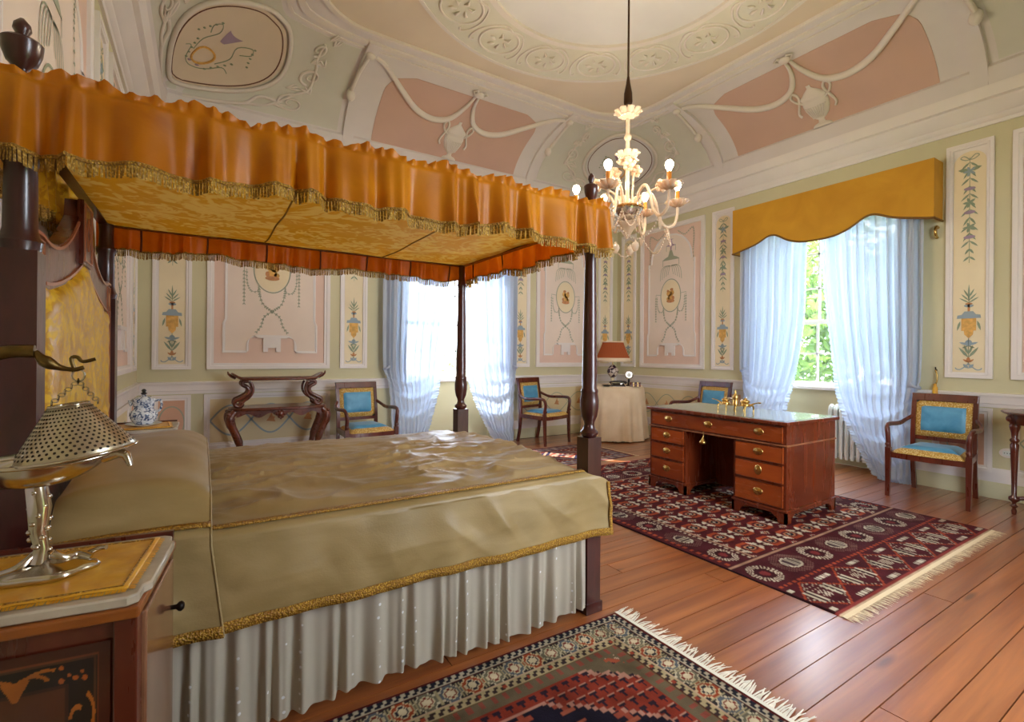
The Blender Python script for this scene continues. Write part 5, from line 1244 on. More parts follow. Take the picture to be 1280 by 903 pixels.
def curtain(name, label, wf, outer, inner, tie_z, hem, n0=.115, seed=1, folds=11):
    """outer / inner: lists of (a,z) top to bottom with equal parameter; pleated cloth between"""
    t = thing(name, label, 'curtain', wf(outer[0][0], 0.01, n0), 0)
    O = spline(outer, 8); I = spline(inner, 8); rnd = random.Random(seed); ph = rnd.uniform(0, 6)
    def at(C, b):
        x = b * (len(C) - 1); i = min(int(x), len(C) - 2); f = x - i; return C[i][0] + (C[i + 1][0] - C[i][0]) * f, C[i][1] + (C[i + 1][1] - C[i][1]) * f
    def P(a, b, en=0.0):
        o, i = at(O, b), at(I, b)
        aa = a + .02 * math.sin(6 * b + seed) * math.sin(PI * a)
        x = o[0] + (i[0] - o[0]) * aa; z = o[1] + (i[1] - o[1]) * aa
        low = sstep(.42, .75, b); z -= (.20 * low) * math.sin(PI * aa) * (1 - .5 * aa) * (1 - sstep(.85, 1.0, b) * .7)
        z = max(z, .012)
        g = math.sin(2 * PI * folds * aa + ph + 2.0 * math.sin(b * 2.2 + seed) * aa) + .5 * math.sin(2 * PI * folds * 1.7 * aa + 1.3 * seed + b)
        width = math.hypot(i[0] - o[0], i[1] - o[1]); amp = (.028 * (1 - .55 * low)) * min(1, width / .35)
        # drape folds running from the tie to the inner edge
        g2 = math.sin(2 * PI * 9 * b + 2.2 * aa + seed) * low * .020 * math.sin(PI * min(1, aa * 1.1)) + .010 * low * math.sin(2 * PI * 19 * b + 3 * aa)
        n = n0 + amp * g + g2 + .05 * low * math.sin(PI * aa) + en
        return wf(x, z, max(.03, n))
    b = MB(); b.grid(lambda u, v: P(u, v), 150, 90); c = b.build('drape', M_sheer, t, 4)
    rf = MB(); rows_ = 260
    def ruf(u, v):
        b_ = u; p = Vector(P(1.0, b_)); q = Vector(P(.97, b_)); d = (p - q); d = d.normalized() if d.length > 1e-6 else Vector((0, 0, -1))
        nn = Vector(wf(0, 0, 1)) - Vector(wf(0, 0, 0)); r = p + d * (.045 * v) + nn * (.014 * v * math.sin(2 * PI * u * 62)); r.z = max(r.z, .008); return tuple(r)
    rf.grid(ruf, rows_, 4); rf.build('ruffle', M_sheer, c, 4)
    hemb = MB()
    def ruh(u, v):
        p = Vector(P(u, 1.0)); nn = Vector(wf(0, 0, 1)) - Vector(wf(0, 0, 0)); r = p + Vector((0, 0, -.05 * v)) + nn * (.012 * v * math.sin(2 * PI * u * 40)); r.z = max(r.z, .006); return tuple(r)
    hemb.grid(ruh, 200, 3); hemb.build('hem_ruffle', M_sheer, c, 4)
    # tieback loop
    tb = MB(); o = at(O, hem); q = Vector(wf(o[0], tie_z, n0)); 
    sgn = 1 if inner[0][0] > outer[0][0] else -1; tb.tube([Vector(wf(o[0] + sgn * .045 + .035 * math.cos(w), tie_z + .02 * math.cos(w) * sgn, n0 + .045 * math.sin(w))) for w in [2 * PI * i / 16 for i in range(16)]], .014, 6, closed=True); tb.build('tieback', M_sheer, t, 4)
    return t
# back window, left and right of the opening
curtain('curtain', 'white sheer curtain tied back beside the armchair next to the carved stand', FB, [(1.90, 2.98), (1.90, 2.2), (1.90, 1.5), (1.91, 1.10), (1.93, 1.02), (1.98, .90), (2.02, .55), (2.04, .03)], [(2.86, 2.98), (2.80, 2.3), (2.76, 1.8), (2.70, 1.4), (2.66, 1.05), (2.62, .75), (2.54, .42), (2.44, .05)], 1.08, .5, seed=1)
curtain('curtain', 'white sheer curtain falling to the floor beside the armchair next to the draped table', FB, [(3.92, 2.98), (3.92, 2.2), (3.92, 1.5), (3.91, 1.10), (3.90, 1.02), (3.88, .85), (3.86, .5), (3.86, .02)], [(2.94, 2.98), (2.97, 2.3), (3.02, 1.8), (3.07, 1.4), (3.12, 1.05), (3.22, .70), (3.36, .38), (3.56, .03)], 1.08, .5, seed=2)
# right window: far (towards corner) and near curtain
curtain('curtain', 'white sheer curtain gathered beside the chair behind the desk', FR, [(3.78, 2.98), (3.78, 2.2), (3.78, 1.6), (3.78, 1.15), (3.76, 1.06), (3.74, .95), (3.72, .5), (3.70, .03)], [(2.93, 2.98), (2.96, 2.3), (2.97, 1.8), (3.03, 1.3), (3.10, 1.0), (3.20, .70), (3.26, .40), (3.34, .05)], 1.09, .5, seed=3)
curtain('curtain', 'long white sheer curtain sweeping to the floor behind the blue armchair by the right wall', FR, [(1.87, 2.98), (1.87, 2.2), (1.87, 1.6), (1.88, 1.10), (1.90, .98), (1.94, .80), (1.94, .42), (1.95, .02)], [(2.80, 2.98), (2.78, 2.3), (2.74, 1.8), (2.66, 1.2), (2.60, .85), (2.48, .50), (2.36, .25), (2.24, .03)], .98, .5, seed=4, folds=10)
# tieback tassel hook by the right window
th = thing('tassel_tieback', 'gold cord tassel hanging on the wall beside the right curtain', 'tassel', FR(1.80, .98, .02))
b = MB(); b.tube([FR(1.80, 1.14, .0), FR(1.80, 1.14, .03), FR(1.80, 1.17, .035)], .006, 6); b.build('hook', M_iron, th, 4)
b = MB(); b.tube(spline([FR(1.80, 1.14, .035), FR(1.785, 1.08, .04), FR(1.79, 1.02, .04), FR(1.80, 1.0, .04)], 4), .007, 6); b.build('cord', M_brass, th, 4)
b = MB(); b.lathe([(.005, .11), (.016, .10), (.012, .085), (.02, .07), (.022, 0), (0, 0)], FR(1.80, .90, .04), 10); b.build('tassel', M_goldcloth, th, 4)
hk = thing('curtain_bracket', 'small carved bracket on the wall beside the pelmet', 'bracket', FR(1.79, 2.40, .0))
b = MB(); b.tube(spline([FR(1.80, 2.52, .0), FR(1.80, 2.52, .05), FR(1.80, 2.47, .07), FR(1.80, 2.43, .05), FR(1.80, 2.42, .02)], 4), .014, 8); b.build('arm', M_brass, hk, 4)

# ------------------------------------------------------------------ radiator
RX = XR + .17
rad = thing('radiator', 'white cast iron column radiator under the right window', 'radiator', (RX, 2.50, 0))
for i in range(12):
    y = 2.17 + .058 * i; b = MB()
    for dx in (-.045, .045): b.tube([(RX + dx, y, .10), (RX + dx, y, .16), (RX + dx, y, .64), (RX + dx * .7, y, .68), (RX, y, .70)], [.018, .022, .022, .022, .020], 8)
    b.tube([(RX - .045, y, .14), (RX + .045, y, .14)], .018, 8); b.build('column', M_radiator, rad, 4)
for z in (.13, .66): MB().tube([(RX, 2.15, z), (RX, 2.83, z)], .02, 8).build('header_pipe', M_radiator, rad, 4)
for y in (2.17, 2.17 + .058 * 11): MB().box(RX - .05, RX + .05, y - .012, y + .012, 0, .12).build('foot', M_radiator, rad, 0)
out = thing('wall_socket', 'oval white wall socket on the dado near side table', 'socket', FR(1.30, .42, 0))
MB().prism([(1.30 + .055 * math.cos(q), .42 + .042 * math.sin(q)) for q in [2 * PI * i / 20 for i in range(20)]], FR, .0, .014).build('plate', M_white, out, 0)
MB().prism(rect(1.27, 1.33, .40, .44), FR, .014, .02).build('socket_insert', M_radiator, out, 0)
b = MB()
for q in (-.018, 0, .018): b.prism([(1.30 + q + .004 * math.cos(w), .42 + .004 * math.sin(w)) for w in [2 * PI * i / 8 for i in range(8)]], FR, .0195, .021)
b.build('pin_holes', M_iron, out, 0)

# ------------------------------------------------------------------ desk
DX0, DX1, DY0, DY1, DH = 3.66, 4.40, 1.97, 3.27, .77
desk = thing('pedestal_desk', 'mahogany pedestal desk with brass pulls and leather top on the carpet', 'desk', ((DX0 + DX1) / 2, (DY0 + DY1) / 2, .010))
K0, K1 = 2.395, 2.865
Z = .010
b = MB(); b.box(DX0 - .025, DX1 + .02, DY0 - .025, DY1 + .025, DH - .028, DH); top = b.build('desk_top', M_desk, desk, 0.4, bevel=.006)
MB().box(DX0 + .02, DX1 - .03, DY0 + .02, DY1 - .02, DH - .001, DH + .0025).build('leather_inset', plain('green_grey_leather', '#9aa292', 0.22, coat=0.4), top, 0)
MB().box(DX0 + .008, DX1, DY0, DY1, DH - .175, DH - .028).build('frieze', M_desk, desk, 0)
b = MB(); b.box(DX0 - .006, DX1 + .006, DY0 - .01, DY1 + .01, DH - .187, DH - .175); b.build('waist_moulding', wood('worn_moulding', '#6a2c16', '#a8704a', 0.35), desk, 0, bevel=.004)
for (y0, y1) in ((DY0, K0), (K1, DY1)):
    b = MB(); b.box(DX0 + .008, DX1, y0, y1, .105, DH - .187); ped = b.build('pedestal', M_desk, desk, 0)
    MB().box(DX0 - .004, DX1 + .006, y0 - .012, y1 + .012, .09, .112).build('base_moulding', M_desk, ped, 0, bevel=.006)
    # bracket feet with shaped cut-outs
    fb = MB(); prof = [(0, 0), (.07, 0), (.075, .03), (.09, .045), (.11, .055), (.125, .07), (.5, .07)]
    def bracket(a0, a1, mk):
        L = a1 - a0; h = .08; pts = [(a0, Z), (a0 + .065, Z), (a0 + .07, Z + .028), (a0 + .085, Z + .045), (a0 + .10, Z + .05), (a0 + .115, Z + .065), (a1 - .115, Z + .065), (a1 - .10, Z + .05), (a1 - .085, Z + .045), (a1 - .07, Z + .028), (a1 - .065, Z), (a1, Z), (a1, .092), (a0, .092)]
        fb.prism(pts, mk, 0, .02)
    bracket(y0 - .008, y1 + .008, lambda a, z, d: (DX0 + .0 + d, a, z)); bracket(y0 - .008, y1 + .008, lambda a, z, d: (DX1 - d, a, z))
    bracket(DX0 + .0, DX1, lambda a, z, d: (a, y0 - .008 + d, z)); bracket(DX0 + .0, DX1, lambda a, z, d: (a, y1 + .008 - d, z))
    fb.build('bracket_foot', M_desk, ped, 0)
MB().box(DX0 + .45, DX0 + .47, K0, K1, .06, DH - .175).build('kneehole_back', M_desk, desk, 0)
def pull(y, z, par, vert=False):
    b = MB(); M = Matrix.Rotation(-PI / 2, 4, 'Y')
    b.lathe([(.0, .014), (.014, .012), (.024, .006), (.034, .0045), (.039, .003), (.040, 0)][::-1], (DX0 - .004, y, z), 18, M, 0, 0, 1.0 if vert else .72, .72 if vert else 1.0)
    p = b.build('pull', M_brass, par, 4)
    r = MB(); r.tube([(DX0 - .012, y - .018, z + .004), (DX0 - .022, y - .014, z - .012), (DX0 - .024, y, z - .016), (DX0 - .022, y + .014, z - .012), (DX0 - .012, y + .018, z + .004)] if not vert else [(DX0 - .012, y + .004, z - .018), (DX0 - .024, y + .01, z), (DX0 - .012, y + .004, z + .018)], .003, 6); r.build('pull_ring', M_brass, p, 4) if False else None
def drawer(y0, y1, z0, z1, pulls, vert=False):
    d = MB().box(DX0 - .004, DX0 + .012, y0 + .006, y1 - .006, z0 + .006, z1 - .006).build('drawer', M_drawer, desk, 0, bevel=.004)
    b = MB(); b.tube([(DX0 - .003, y0 + .009, z0 + .009), (DX0 - .003, y1 - .009, z0 + .009), (DX0 - .003, y1 - .009, z1 - .009), (DX0 - .003, y0 + .009, z1 - .009)], .004, 4, closed=True); b.build('cockbead', M_mahog, d, 0)
    for y in pulls: pull(y, (z0 + z1) / 2 + .005, d, vert)
drawer(DY0 + .02, DY1 - .02, DH - .172, DH - .034, (DY0 + .21, 2.63, DY1 - .22))
zz = [DH - .187, .445, .295, .115]
for (y0, y1, c) in ((DY0 + .015, K0 - .012, (DY0 + K0) / 2), (K1 + .012, DY1 - .015, (K1 + DY1) / 2)):
    for k in range(3): drawer(y0, y1, zz[k + 1], zz[k], (c,), vert=(k == 1 and y0 < 2.2))
ky = thing('key_tassel', 'brass tassel hanging from the key of the desk drawer', 'tassel', (DX0 - .016, 2.655, .50))
MB().tube([(DX0 - .0285, 2.655, .61), (DX0 - .0285, 2.655, .58), (DX0 - .030, 2.655, .56), (DX0 - .033, 2.655, .555)], .003, 6).build('cord', M_brass, ky, 4)
MB().lathe([(.004, .06), (.008, .052), (.02, .035), (.03, .022), (.03, .014), (.02, .004), (0, 0)], (DX0 - .036, 2.655, .50), 14).build('tassel_bell', M_brass, ky, 4)

# brass inkstand on the desk
IX, IY, IZ = 4.0, 2.60, DH + .003
ink = thing('inkstand', 'ornate brass inkstand with lidded pots standing on the desk top', 'inkstand', (IX, IY, IZ))
b = MB(); b.prism([(IX + .075 * math.cos(q) * (1 + .12 * math.cos(4 * q)), IY + .155 * math.sin(q) * (1 + .08 * math.cos(6 * q))) for q in [2 * PI * i / 40 for i in range(40)]], lambda x, y, d: (x, y, d), IZ + .05, IZ + .058); b.build('tray', M_brass, ink, 0, bevel=.003)
for sx in (-1, 1):
    for y in (-.13, -.04, .05, .13): MB().tube([(IX + sx * .055, IY + y, IZ + .05), (IX + sx * .065, IY + y, IZ + .03), (IX + sx * .06, IY + y, IZ)], [.010, .006, .007], 6).build('leg', M_brass, ink, 4)
for y, r in ((-.095, .036), (.0, .026), (.095, .036)):
    b = MB(); z = IZ + .058; hgt = 1.0 if r > .03 else 1.9
    b.lathe([(r, 0), (r, .012 * hgt), (r * .7, .018 * hgt), (r * 1.05, .028 * hgt), (r * .95, .04 * hgt), (r * .5, .048 * hgt), (r * .3, .054 * hgt), (r * .35, .06 * hgt), (0, .068 * hgt)], (IX, IY + y, z), 16); b.build('pot', M_brass, ink, 4)
for sg in (-1, 1):
    b = MB(); b.tube(spline([(IX, IY + sg * .14, IZ + .06), (IX, IY + sg * .17, IZ + .075), (IX, IY + sg * .20, IZ + .085), (IX, IY + sg * .235, IZ + .088)], 4), [.012, .010, .008, .008, .007, .006, .005, .005, .004, .005, .006, .005, .003], 8); b.build('handle', M_brass, ink, 4)
    b = MB(); b.tube(spline([(IX + .03, IY + sg * .03, IZ + .06), (IX + .02, IY + sg * .05, IZ + .10), (IX, IY + sg * .07, IZ + .11), (IX - .02, IY + sg * .06, IZ + .09)], 4), .006, 6); b.build('scroll', M_silver, ink, 4)

# ------------------------------------------------------------------ blue armchairs (front faces local +x)
def armchair(label):
    t = thing('armchair', label, 'chair', (0, 0, 0), 0, 'blue armchairs around the room'); L = dict(local=True)
    w, fx, bx = .275, .245, -.245
    for sg in (-1, 1):
        y = sg * w
        MB().tube([(fx + .015, y, 0), (fx + .005, y, .12), (fx, y, .30), (fx - .005, y, .44)], [.020, .023, .027, .030], 4, nrm=(1, 0, 0)).build('front_leg', M_mahog, t, 0, **L)
        b = MB(); b.tube(spline([(bx - .055, y * .80, 0), (bx - .015, y * .80, .2), (bx, y * .80, .42), (bx - .01, y * .80, .62), (bx - .06, y * .80, .90)], 4), .0245, 4, nrm=(1, 0, 0)); b.build('back_leg', M_mahog, t, 0, **L)
        b = MB(); b.tube(spline([(bx - .02, y * .82, .70), (bx + .05, y * .97, .66), (bx + .16, y * 1.03, .635), (fx - .06, y * 1.05, .645), (fx + .005, y * 1.03, .615), (fx + .012, y, .55), (fx - .004, y, .47), (fx - .004, y, .43)], 5), [.018] * 8 + [.021] * 12 + [.024] * 16, 8, sx=.85); b.build('armrest', M_mahog, t, 4, **L)
        # carved rosette
        MB().sphere((fx + .028, y, .47), (.008, .018, .018), 8, 6).build('rosette', M_mahog, t, 4, **L)
    # seat rails
    b = MB(); n = 14
    b.grid(lambda u, v: (fx + .028 - .022 * (2 * u - 1) ** 2 if v < .5 else fx + .0, (2 * u - 1) * w * .93, .40 if (v < .25 or v > .75) else .355), n, 4) if False else None
    b.prism([(fx + .004 + .022 * (1 - (2 * i / n - 1) ** 2), (2 * i / n - 1) * w * .95) for i in range(n + 1)] + [(fx - .02, w * .95), (fx - .02, -w * .95)], lambda x, y, d: (x, y, d), .35, .405); b.build('front_rail', M_mahog, t, 0, **L)
    for sg in (-1, 1): MB().hexa([(bx, sg * w * .80 - .014, .35), (fx, sg * w * .95 - .014, .35), (fx, sg * w * .95 + .014, .35), (bx, sg * w * .80 + .014, .35)], [(bx, sg * w * .80 - .014, .405), (fx, sg * w * .95 - .014, .405), (fx, sg * w * .95 + .014, .405), (bx, sg * w * .80 + .014, .405)]).build('side_rail', M_mahog, t, 0, **L)
    MB().box(bx - .012, bx + .015, -w * .80, w * .80, .35, .405).build('back_rail', M_mahog, t, 0, **L)
    # cushion: brocade border and blue top
    def hw(x): return (w * .78 + (w * .93 - w * .78) * (x - bx) / (fx - bx)) - .006
    def fxx(y): return fx + .012 + .022 * (1 - (y / w) ** 2)
    def seat(u, v, k, z0, hz):
        y0 = 2 * u - 1; x = (bx + .03) + (fxx(y0 * w) - bx - .03) * v; xx = x; y = y0 * hw(min(x, fx)); e = min(1, 5 * min(u, 1 - u), 5 * min(v, 1 - v)); return (xx, y, z0 + hz * math.sqrt(max(0, e)))
    b = MB(); b.grid(lambda u, v: seat(u, v, 1, .40, .055), 25, 21); b.build('seat_border', M_brocade, t, 4, **L)
    def seat_in(u, v):
        q = seat(.07 + .86 * u, .0 + .88 * v, 1, .40, .055); e = min(1, 6 * min(u, 1 - u), 6 * min(v + .12, 1 - v)); return (q[0], q[1], q[2] - .004 + .022 * math.sqrt(max(0, e)))
    b = MB(); b.grid(seat_in, 21, 19); b.build('seat_cushion', M_blue, t, 4, **L)
    # back: frame, brocade, blue panel
    lean = lambda z: bx - .01 - .05 * max(0, (z - .62) / .28) ** 1.2
    b = MB()
    b.hexa([(lean(.85) + a_, y_ * w * .85, .85) for a_, y_ in ((-.022, -1), (.022, -1), (.022, 1), (-.022, 1))], [(lean(.92) + a_, y_ * w * .87, .918) for a_, y_ in ((-.022, -1), (.022, -1), (.022, 1), (-.022, 1))]); b.build('crest_rail', M_mahog, t, 0, bevel=.004, **L)
    MB().box(lean(.50) - .012, lean(.50) + .02, -w * .80, w * .80, .482, .518).build('lower_rail', M_mahog, t, 0, **L)
    def bp(u, v, hw_, z0, z1, x):
        z = z0 + (z1 - z0) * v; e = min(1, 8 * min(u, 1 - u), 8 * min(v, 1 - v)); return (lean(z) + x * math.sqrt(max(0, e)) + .004, (2 * u - 1) * hw_, z)
    b = MB(); b.grid(lambda u, v: bp(u, v, w * .74, .518, .852, .022), 15, 15); bb = b.build('back_border', M_brocade, t, 4, **L)
    b = MB(); b.grid(lambda u, v: bp(u, v, w * .74, .518, .852, -.018), 15, 15); b.build('back_cloth', M_blue, t, 4, **L)
    b = MB(); b.grid(lambda u, v: tuple(Vector(bp(u, v, w * .59, .566, .808, .016)) + Vector((.018, 0, 0))), 15, 15); b.build('back_panel', M_blue, t, 4, **L)
    return t
ch = armchair('blue silk armchair with gold brocade border next to the turned side table'); ch.location = (5.565, 1.672, 0); ch.rotation_euler = (0, 0, PI + .07)
dup(ch, (1.56, 5.54, 0), -PI / 2 + .06, 'blue silk armchair between carved stand and white curtain')
dup(ch, (4.18, 5.72, 0), math.atan2(-.98, .26), 'blue silk armchair standing between the white curtain and draped table')
dup(ch, (5.50, 4.06, 0), PI, 'blue silk armchair behind the desk, mostly hidden by it')

# ------------------------------------------------------------------ carved two-tier stand
ST = thing('carved_stand', 'carved walnut two tier serving stand with scrolled supports', 'stand', (.70, 5.72, 0))
sp_ = lambda x, y, z: (.70 + x, 5.72 + y, z)
b = MB(); b.prism([(sp_(.44 * math.cos(q) * (abs(math.cos(q)) ** -.45 if abs(math.cos(q)) > .05 else 1) if False else 0, 0, 0)[0], 0) for q in (0, 1, 2)], lambda x, y, d: (x, y, d), 0, .001) if False else None
def superpts(hx, hy, e, n=48, wv=0): return [(hx * math.copysign(abs(math.cos(q)) ** e, math.cos(q)) * (1 + wv * math.cos(8 * q)), hy * math.copysign(abs(math.sin(q)) ** e, math.sin(q)) * (1 + wv * math.cos(8 * q))) for q in [2 * PI * i / n for i in range(n)]]
b = MB(); b.prism(superpts(.46, .20, .55, wv=.01), lambda x, y, d: sp_(x, y, d), .665, .695); b.build('lower_shelf', M_carved, ST, 0.5, bevel=.008)
b = MB()
def tray(u, v):
    q = 2 * PI * u; k = v; hx, hy = .44 * k, .175 * k; x = hx * math.copysign(abs(math.cos(q)) ** .7, math.cos(q)); y = hy * math.copysign(abs(math.sin(q)) ** .7, math.sin(q))
    return sp_(x, y, .978 + (.010 if k > .93 else 0) + .055 * max(0, abs(x) / .44 - .80) / .2 * (1 if abs(x) > .352 else 0))
b.grid(tray, 64, 14, closeu=True); b.build('top_tray', M_carved, ST, 4, solid=.016)
for sx in (-1, 1):
    b = MB(); b.tube([sp_(sx * x, 0, z) for x, z in ((.40, .99), (.44, 1.01), (.465, 1.035), (.47, 1.06))], [.016, .014, .011, .006], 8, sx=2.2); b.build('tray_handle', M_carved, ST, 4)
    for sy in (-1, 1):
        b = MB(); y = sy * .10
        b.tube([sp_(sx * x, y, z) for x, z in spline([(.29, .965), (.34, .955), (.345, .925), (.30, .90), (.285, .86), (.31, .82), (.36, .79), (.405, .765), (.41, .725), (.375, .705), (.345, .725), (.355, .75), (.375, .745)], 4)], [.018] * 10 + [.020] * 20 + [.019] * 12 + [.012] * 7, 8); b.build('scroll_support', M_carved, ST, 4)
        b = MB(); b.tube([sp_(sx * x, y, z) for x, z in spline([(.37, .70), (.33, .76), (.29, .79), (.255, .84), (.25, .90), (.27, .95)], 4)], .013, 8); b.build('scroll_support', M_carved, ST, 4)
        b = MB(); y2 = sy * .155
        b.tube([sp_(sx * x, y2 * yy, z) for x, yy, z in spline([(.41, 1.0, .66), (.45, 1.05, .61), (.45, 1.05, .55), (.41, 1.0, .45), (.365, .95, .32), (.35, .95, .18), (.37, 1.0, .08), (.40, 1.05, .03), (.41, 1.05, .015)], 4)], [.034] * 4 + [.044] * 6 + [.038] * 6 + [.028] * 6 + [.022] * 6 + [.024] * 5, 10); b.build('leg', M_carved, ST, 4)
        b = MB()
        for q in range(5): b.sphere(sp_(sx * (.45 + .015 * math.cos(q * 1.3)), y2 * 1.15, .64 - .03 * q), (.022, .02, .018), 8, 6)
        b.build('leg_carving', M_carved, ST, 4)
for sy in (-1, 1):
    b = MB(); nn = 40
    b.prism([(-.40, .668)] + [(-.40 + .80 * i / nn, .625 - .018 * math.cos(8 * PI * i / nn) - .012 * math.sin(2.0 * PI * i / nn) ** 2) for i in range(nn + 1)] + [(.40, .668)], lambda x, z, d: sp_(x, sy * .165 + d, z), -.012, .012); ap = b.build('apron', M_carved, ST, 0)
    b = MB(); b.prism([(-.05, .655), (-.06, .62), (-.03, .60), (0, .565), (.03, .60), (.06, .62), (.05, .655)], lambda x, z, d: sp_(x, sy * .172 + d, z), -.018, .018); b.sphere(sp_(0, sy * .19, .625), (.028, .014, .028), 10, 8)
    for q in range(6): b.sphere(sp_(.034 * math.cos(q * PI / 3), sy * .188, .625 + .034 * math.sin(q * PI / 3)), (.014, .01, .014), 8, 6)
    b.build('carved_rosette', M_carved, ap, 4)
b = MB()
for sg in (-1, 1): b.tube([sp_(sg * .36, -.15, .12), sp_(0, 0, .14), sp_(-sg * .36, .15, .12)], .014, 8)
b.build('stretcher', M_carved, ST, 4)

# ------------------------------------------------------------------ round draped table and the things on it
TX, TY, TH = 5.35, 5.49, .805
rt = thing('draped_table', 'round table under a floor length beige cloth in the corner', 'table', (TX, TY, 0))
def drape(u, v):
    a = 2 * PI * u
    if v < .25: r = .43 * v / .25; return (TX + r * math.cos(a), TY + r * math.sin(a), TH)
    k = (v - .25) / .75; g = math.sin(13 * a + 1.2 * math.sin(3 * a)) + .5 * math.sin(23 * a + 1); r = .437 + .055 * k + .020 * k * g; e = min(1, k / .04)
    return (TX + r * math.cos(a), TY + r * math.sin(a), TH - .012 * e - (TH - .03) * k + .006 * math.sin(5 * a) * k)
b = MB(); b.grid(drape, 240, 30, closeu=True); b.build('beige_cloth', M_beige, rt, 4)
def drape2(u, v):
    a = 2 * PI * u; g = math.sin(13 * a + 1.2 * math.sin(3 * a)); r = .462 + .008 * v + .018 * g; return (TX + r * math.cos(a), TY + r * math.sin(a), .09 - .082 * v)
k = N('floral_underskirt'); vo = k.n('ShaderNodeTexVoronoi', Scale=28.0); k.l(k.coord(), vo.inputs['Vector']); k.l(k.ramp(vo.outputs['Distance'], [(.2, '#a8452e'), (.4, '#cfc09a'), (.6, '#55604a')]), k.b.inputs['Base Color']); k.b.inputs['Roughness'].default_value = .9
b = MB(); b.grid(drape2, 160, 4, closeu=True); b.build('floral_underskirt', k.m, rt, 4)
MB().lathe([(.0, 0), (.12, 0), (.12, .03), (.04, .05), (.035, TH - .05), (.38, TH - .03), (.38, TH - .004), (0, TH - .003)], (TX, TY, 0), 24).build('pedestal', M_mahog, rt, 0.6)
tl = thing('table_lamp', 'ceramic table lamp with a terracotta pleated shade on the draped table', 'lamp', (TX - .02, TY + .02, TH)); lx, ly = TX - .02, TY + .02
k = N('dark_diamond_ceramic'); ck = k.n('ShaderNodeTexChecker', Scale=18.0); k.l(k.coord((1, 1, 1), rot=(.6, .4, .78)), ck.inputs['Vector']); mx = k.n('ShaderNodeMix', data_type='RGBA'); mx.inputs[6].default_value = lin('#3a2a38'); mx.inputs[7].default_value = lin('#c9b8a8'); k.l(ck.outputs['Fac'], mx.inputs[0]); k.l(mx.outputs[2], k.b.inputs['Base Color']); k.b.inputs['Roughness'].default_value = .2
MB().lathe([(.075, 0), (.07, .02), (.03, .04), (.025, .09), (.03, .11)], (lx, ly, TH), 20).build('foot', plain('cream_ceramic', '#d9c9a8', 0.25), tl, 4)
MB().lathe([(.03, .11), (.07, .16), (.088, .20), (.08, .25), (.04, .29), (.02, .31)], (lx, ly, TH), 20).build('body', k.m, tl, 4)
MB().tube([(lx, ly, TH + .31), (lx, ly, TH + .64)], .008, 8).build('stem', M_brass, tl, 4)
def shd(u, v): 
    a = 2 * PI * u; r = (.155 + .095 * v ** 1.15) * (1 + .012 * math.cos(60 * a)); return (lx + r * math.cos(a), ly + r * math.sin(a), TH + .655 - .245 * v)
b = MB(); b.grid(shd, 240, 10, closeu=True); sh = b.build('shade', sheer('terracotta_pleated_shade', '#b9653f', 0.0, 0.35), tl, 4)
b = MB(); b.grid(lambda u, v: (lx + .258 * math.cos(2 * PI * u), ly + .258 * math.sin(2 * PI * u), TH + .415 - .06 * v), 60, 3, closeu=True); b.tube([(lx + .16 * math.cos(2 * PI * u / 40), ly + .16 * math.sin(2 * PI * u / 40), TH + .657) for u in range(40)], .008, 6, closed=True); b.build('shade_trim', M_beige, sh, 4, solid=.003)
b = MB()
for q in range(3): b.tube([(lx, ly, TH + .64), (lx + .155 * math.cos(q * 2.1), ly + .155 * math.sin(q * 2.1), TH + .653)], .003, 5)
b.build('shade_carrier', M_brass, tl, 4)
vd = (-fwd)  # direction towards the room's open side
def ontable(d, s): return TX - fwd.x * d + rgt.x * s, TY - fwd.y * d + rgt.y * s
px, py = ontable(.21, .17)
ck_ = thing('table_clock', 'small round silver framed clock on a stand on the draped table', 'clock', (px, py, TH))
M2 = Matrix.Rotation(PI / 2, 4, 'X'); rz = Matrix.Rotation(-YAW, 4, 'Z')
MB().lathe([(.062, -.01), (.066, 0), (.062, .012), (.05, .014), (.048, .006), (0, .006)], (px, py, TH + .165), 28, rz @ M2).build('rim', M_silver, ck_, 4)
MB().lathe([(.03, .006), (.03, .008), (0, .009)], (px, py, TH + .165), 20, rz @ M2).build('dial', plain('white_dial', '#e8e4dc', 0.4), ck_, 0)
b = MB(); b.lathe([(.045, 0), (.045, .012), (.02, .02), (.014, .10)], (px, py, TH), 16); b.build('stand', M_iron, ck_, 4)
px, py = ontable(.345, .225)
bxo = thing('trinket_box', 'small brown trinket box on the draped table beside the clock', 'box', (px, py, TH), -YAW)
MB().box(-.075, .075, -.045, .045, 0, .048).build('body', wood('burl_box', '#3a1a10', '#8a4a22', 0.25, (20, 20, 20)), bxo, 0, bevel=.004, local=True)
MB().box(-.078, .078, -.048, .048, .049, .062).build('lid', wood('burl_box_lid', '#2c130c', '#6d3818', 0.25, (20, 20, 20)), bxo, 0, bevel=.004, local=True)
for s in (-.03, .03): MB().box(s - .005, s + .005, -.05, .05, .0, .065).build('strap', M_brass, bxo, 0, local=True)
px, py = ontable(.34, -.02)
tp = thing('telephone', 'low dark telephone with handset on the draped table', 'telephone', (px, py, TH), -YAW)
MB().hexa([(-.10, -.06, 0), (.10, -.06, 0), (.10, .06, 0), (-.10, .06, 0)], [(-.08, -.035, .045), (.08, -.035, .045), (.08, .05, .05), (-.08, .05, .05)]).build('base', plain('black_bakelite', '#221a18', 0.25), tp, 0, bevel=.006, local=True)
MB().tube(spline([(-.12, .0, .045), (-.09, .0, .068), (0, .0, .075), (.09, .0, .068), (.12, .0, .045)], 4), [.02, .02, .018, .014, .012, .012, .012, .012, .012, .012, .012, .012, .014, .018, .02, .02, .02], 8).build('handset', plain('black_bakelite', '#221a18', 0.25), tp, 4, local=True)
MB().box(.02, .055, -.055, -.035, .03, .05).build('label_plate', M_silver, tp, 0, local=True)
px, py = ontable(.36, -.19)
